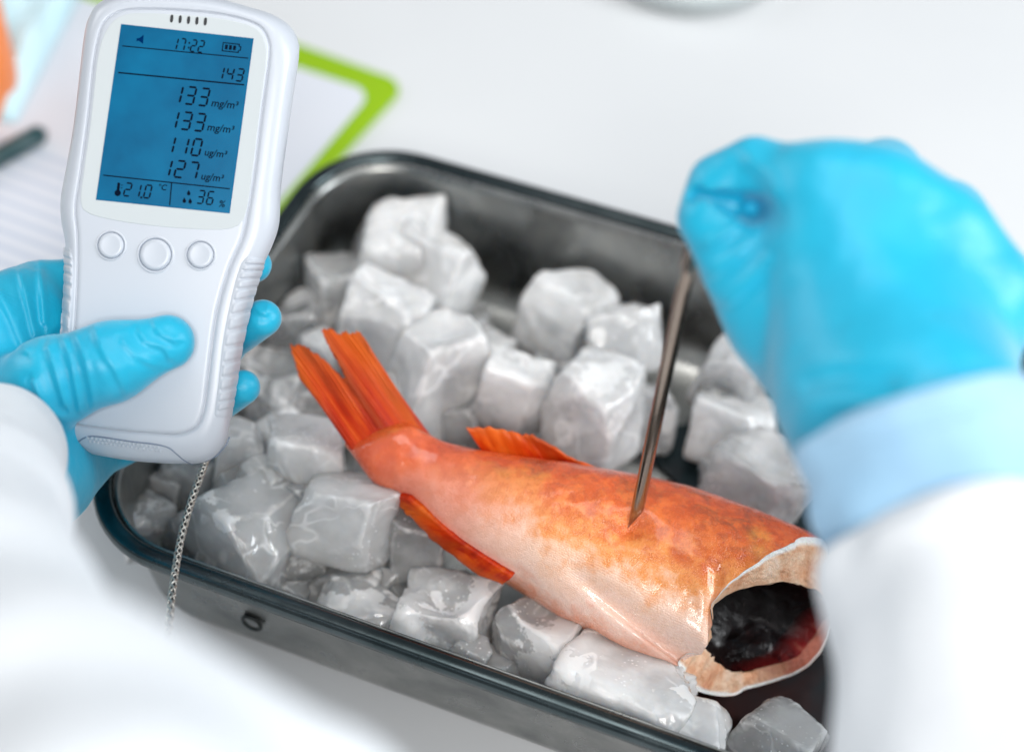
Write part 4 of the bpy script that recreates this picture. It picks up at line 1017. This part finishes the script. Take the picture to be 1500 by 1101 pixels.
def folds(v, lines, dmax):
    # stretched-glove folds: each line is (points in the front view, width, height in metres)
    r = v-CAM; dp = r@FW; X = W0/2+FPX*(r@RT)/dp; Y = H0/2-FPX*(r@UP)/dp
    out = v.copy(); ok = dp < dmax
    for pts, w, h in lines:
        P = crom(pts, 24); D2 = np.full(len(v), 1e9); side = np.zeros(len(v))
        for a, b in zip(P[:-1], P[1:]):
            ab = b-a; t = np.clip(((X-a[0])*ab[0]+(Y-a[1])*ab[1])/max(ab@ab, 1e-9), 0, 1)
            dx = X-a[0]-t*ab[0]; dy = Y-a[1]-t*ab[1]; d2 = dx*dx+dy*dy; m = d2 < D2
            D2[m] = d2[m]; side[m] = np.sign(ab[0]*dy-ab[1]*dx)[m]
        d = np.sqrt(D2)*side
        prof = np.exp(-(d/w)**2)-0.7*np.exp(-((d-1.7*w)/(1.1*w))**2)
        out[ok] -= FW*(h*prof[ok])[:, None]
    return out
thumb_folds = [(((92, 492), (104, 530), (112, 570), (118, 600)), 5, 0.0011), (((108, 484), (122, 520), (132, 560), (138, 596)), 5, 0.0009), (((72, 508), (84, 550), (96, 590)), 6, 0.0012),
  (((140, 480), (150, 510), (172, 545), (186, 575)), 6, 0.0008), (((205, 486), (216, 500), (240, 508), (250, 524)), 5, 0.0008), (((226, 470), (236, 488), (258, 498)), 5, 0.0008), (((180, 500), (200, 520), (226, 534)), 5, 0.0006),
  (((60, 380), (62, 420), (66, 470)), 6, 0.0014), (((30, 400), (40, 440), (52, 490)), 5, 0.0010), (((0, 430), (20, 470), (36, 510)), 7, 0.0012), (((50, 560), (64, 590), (88, 612)), 5, 0.0012),
  (((372, 448), (388, 458), (396, 446)), 5, 0.0007), (((118, 700), (140, 690), (176, 678)), 5, 0.0008), (((112, 722), (136, 708), (166, 694)), 5, 0.0007)]
og = sdf_obj('glove', s, M_glove, 2, lambda v: folds(wrinkle(v), thumb_folds, 0.9)); og['label'] = 'blue glove of the left hand with its thumb across the meter'
# finger nails showing through the glove on the two tips
# left sleeve
s = SDF(np.min([d_(-420, 560, 0.60), d_(700, 1300, 0.30), d_(-420, 1300, 0.3), d_(150, 560, 0.75)], 0)-0.06, np.max([d_(-420, 560, 0.60), d_(700, 1300, 0.30), d_(-300, 1300, 0.3), d_(150, 560, 0.78)], 0)+0.06, 0.0022)
SL = [d_(-10, 665, 0.715), d_(-50, 765, 0.62), d_(-60, 930, 0.50), d_(40, 1180, 0.40), d_(150, 1360, 0.34)]
s.chain(SL, [0.029, 0.032, 0.037, 0.040, 0.042], 0.02)
s.cap(d_(80, 1110, 0.42), d_(440, 1245, 0.40), 0.030, 0.030, 0.03)
osv = sdf_obj('sleeve', s, M_coat, 3, lambda v: wrinkle(v, 0.0045, 20)); osv['label'] = 'white left coat sleeve in the near corner'

# right hand
s = SDF(np.min([d_(960, 170, 0.60), d_(1560, 800, 0.60), d_(960, 800, 0.56), d_(1560, 170, 0.74)], 0)-0.03, np.max([d_(960, 170, 0.60), d_(1560, 800, 0.56), d_(960, 800, 0.60), d_(1560, 170, 0.76)], 0)+0.03, 0.0014)
DR = 0.64
# back of the hand
s.cap(d_(1200, 300, DR), d_(1250, 560, DR-0.02), 0.0215, 0.024, 0.02)
s.cap(d_(1290, 315, DR), d_(1300, 560, DR-0.02), 0.0225, 0.026, 0.02)
s.cap(d_(1365, 375, DR+0.005), d_(1340, 580, DR-0.015), 0.0225, 0.027, 0.02)
s.cap(d_(1420, 450, DR+0.012), d_(1370, 600, DR-0.01), 0.0190, 0.026, 0.02)
# wrist
s.chain([d_(1300, 560, DR-0.018), d_(1335, 625, DR-0.038), d_(1365, 740, DR-0.058)], [0.034, 0.0335, 0.033], 0.02)
# index finger: knuckle - middle joint - tip
s.chain([d_(1195, 285, DR), d_(1105, 250, DR+0.012), d_(1052, 270, DR+0.018), d_(1030, 318, DR+0.020)], [0.0175, 0.0108, 0.0095, 0.0078], 0.008)
# thumb along the near side
s.chain([d_(1230, 560, DR+0.01), d_(1150, 470, DR+0.012), d_(1085, 385, DR+0.012), d_(1036, 322, DR+0.012)], [0.026, 0.0185, 0.0125, 0.0090], 0.012)
s.cap(d_(1180, 350, DR+0.012), d_(1150, 430, DR+0.015), 0.020, 0.020, 0.012)
s.cap(d_(1110, 312, DR-0.016), d_(1100, 304, DR+0.012), 0.0086, 0.0036, 0.003, 'sub'); s.cap(d_(1104, 306, DR+0.004), d_(1022, 288, DR+0.010), 0.0050, 0.0032, 0.002, 'sub')
# curled middle, ring and little fingers under the palm
for k, (x, y) in enumerate(((1290, 250), (1385, 300), (1450, 380))):
    s.chain([d_(x-5, y+55, DR+0.002), d_(x+5, y+10+12*k, DR+0.028), d_(x-90, y+60, DR+0.058), d_(x-120, y+150, DR+0.046)], [0.0180, 0.0120, 0.0105, 0.0085], 0.012)
fist_folds = [(((1046, 398), (1072, 378), (1098, 350)), 9, 0.0018), (((1066, 440), (1096, 412), (1122, 382)), 10, 0.0018), (((1036, 356), (1060, 342), (1082, 330)), 8, 0.0015), (((1190, 560), (1240, 552), (1300, 556)), 16, -0.0025), (((1160, 610), (1220, 590), (1290, 596)), 14, 0.0014), (((1170, 640), (1230, 620), (1300, 600)), 12, 0.0010), (((1100, 236), (1128, 262), (1132, 300)), 12, 0.0015)]
og = sdf_obj('glove', s, M_glove, 2, lambda v: folds(wrinkle(v, 0.0009, 45), fist_folds, 0.62)); og['label'] = 'blue glove of the right fist pinching the probe'
# cuff and sleeve of the right arm
def ring_tube(P, R, sq, name, mat, label, fold=0.0015, thick=0.0016, nseg=72, nlen=40):
    Pc = crom(P, nlen); Rc = crom([[r*KS, 0, 0] for r in R], nlen)[:, 0]; V, F = [], []
    T = np.gradient(Pc, axis=0); T /= np.linalg.norm(T, axis=1)[:, None]
    for i in range(nlen):
        u = nrm(RT-T[i]*np.dot(RT, T[i])); w = np.cross(T[i], u)
        for k in range(nseg):
            a = 2*math.pi*k/nseg; r = Rc[i]+fold*noise.noise((math.cos(a)*1.6, math.sin(a)*1.6, i*0.13))
            V.append(Pc[i]+u*r*math.cos(a)+w*r*sq*math.sin(a)-pl_)
    for i in range(nlen-1):
        for k in range(nseg): F.append((i*nseg+k, i*nseg+(k+1) % nseg, (i+1)*nseg+(k+1) % nseg, (i+1)*nseg+k))
    o = mesh_obj(name, V, F, mat, person); fix_normals(o); so = o.modifiers.new('solid', 'SOLIDIFY'); so.thickness = thick; so.offset = 1
    o['label'] = label; return o
ring_tube([d_(1341, 616, DR-0.052), d_(1360, 672, DR-0.056), d_(1392, 770, DR-0.064), d_(1412, 835, DR-0.070)], [0.0390, 0.0396, 0.0402, 0.0400], 1.0, 'cuff', M_cuff, 'pale blue cuff of the right sleeve', 0.003)
ring_tube([d_(1406, 818, DR-0.070), d_(1426, 896, DR-0.082), d_(1462, 1050, DR-0.11), d_(1515, 1250, DR-0.14), d_(1600, 1600, DR-0.18), d_(1700, 2200, DR-0.20)], [0.0430, 0.0445, 0.0465, 0.049, 0.053, 0.056], 0.97, 'sleeve', M_coat, 'white right coat sleeve beyond the blue cuff', 0.006)
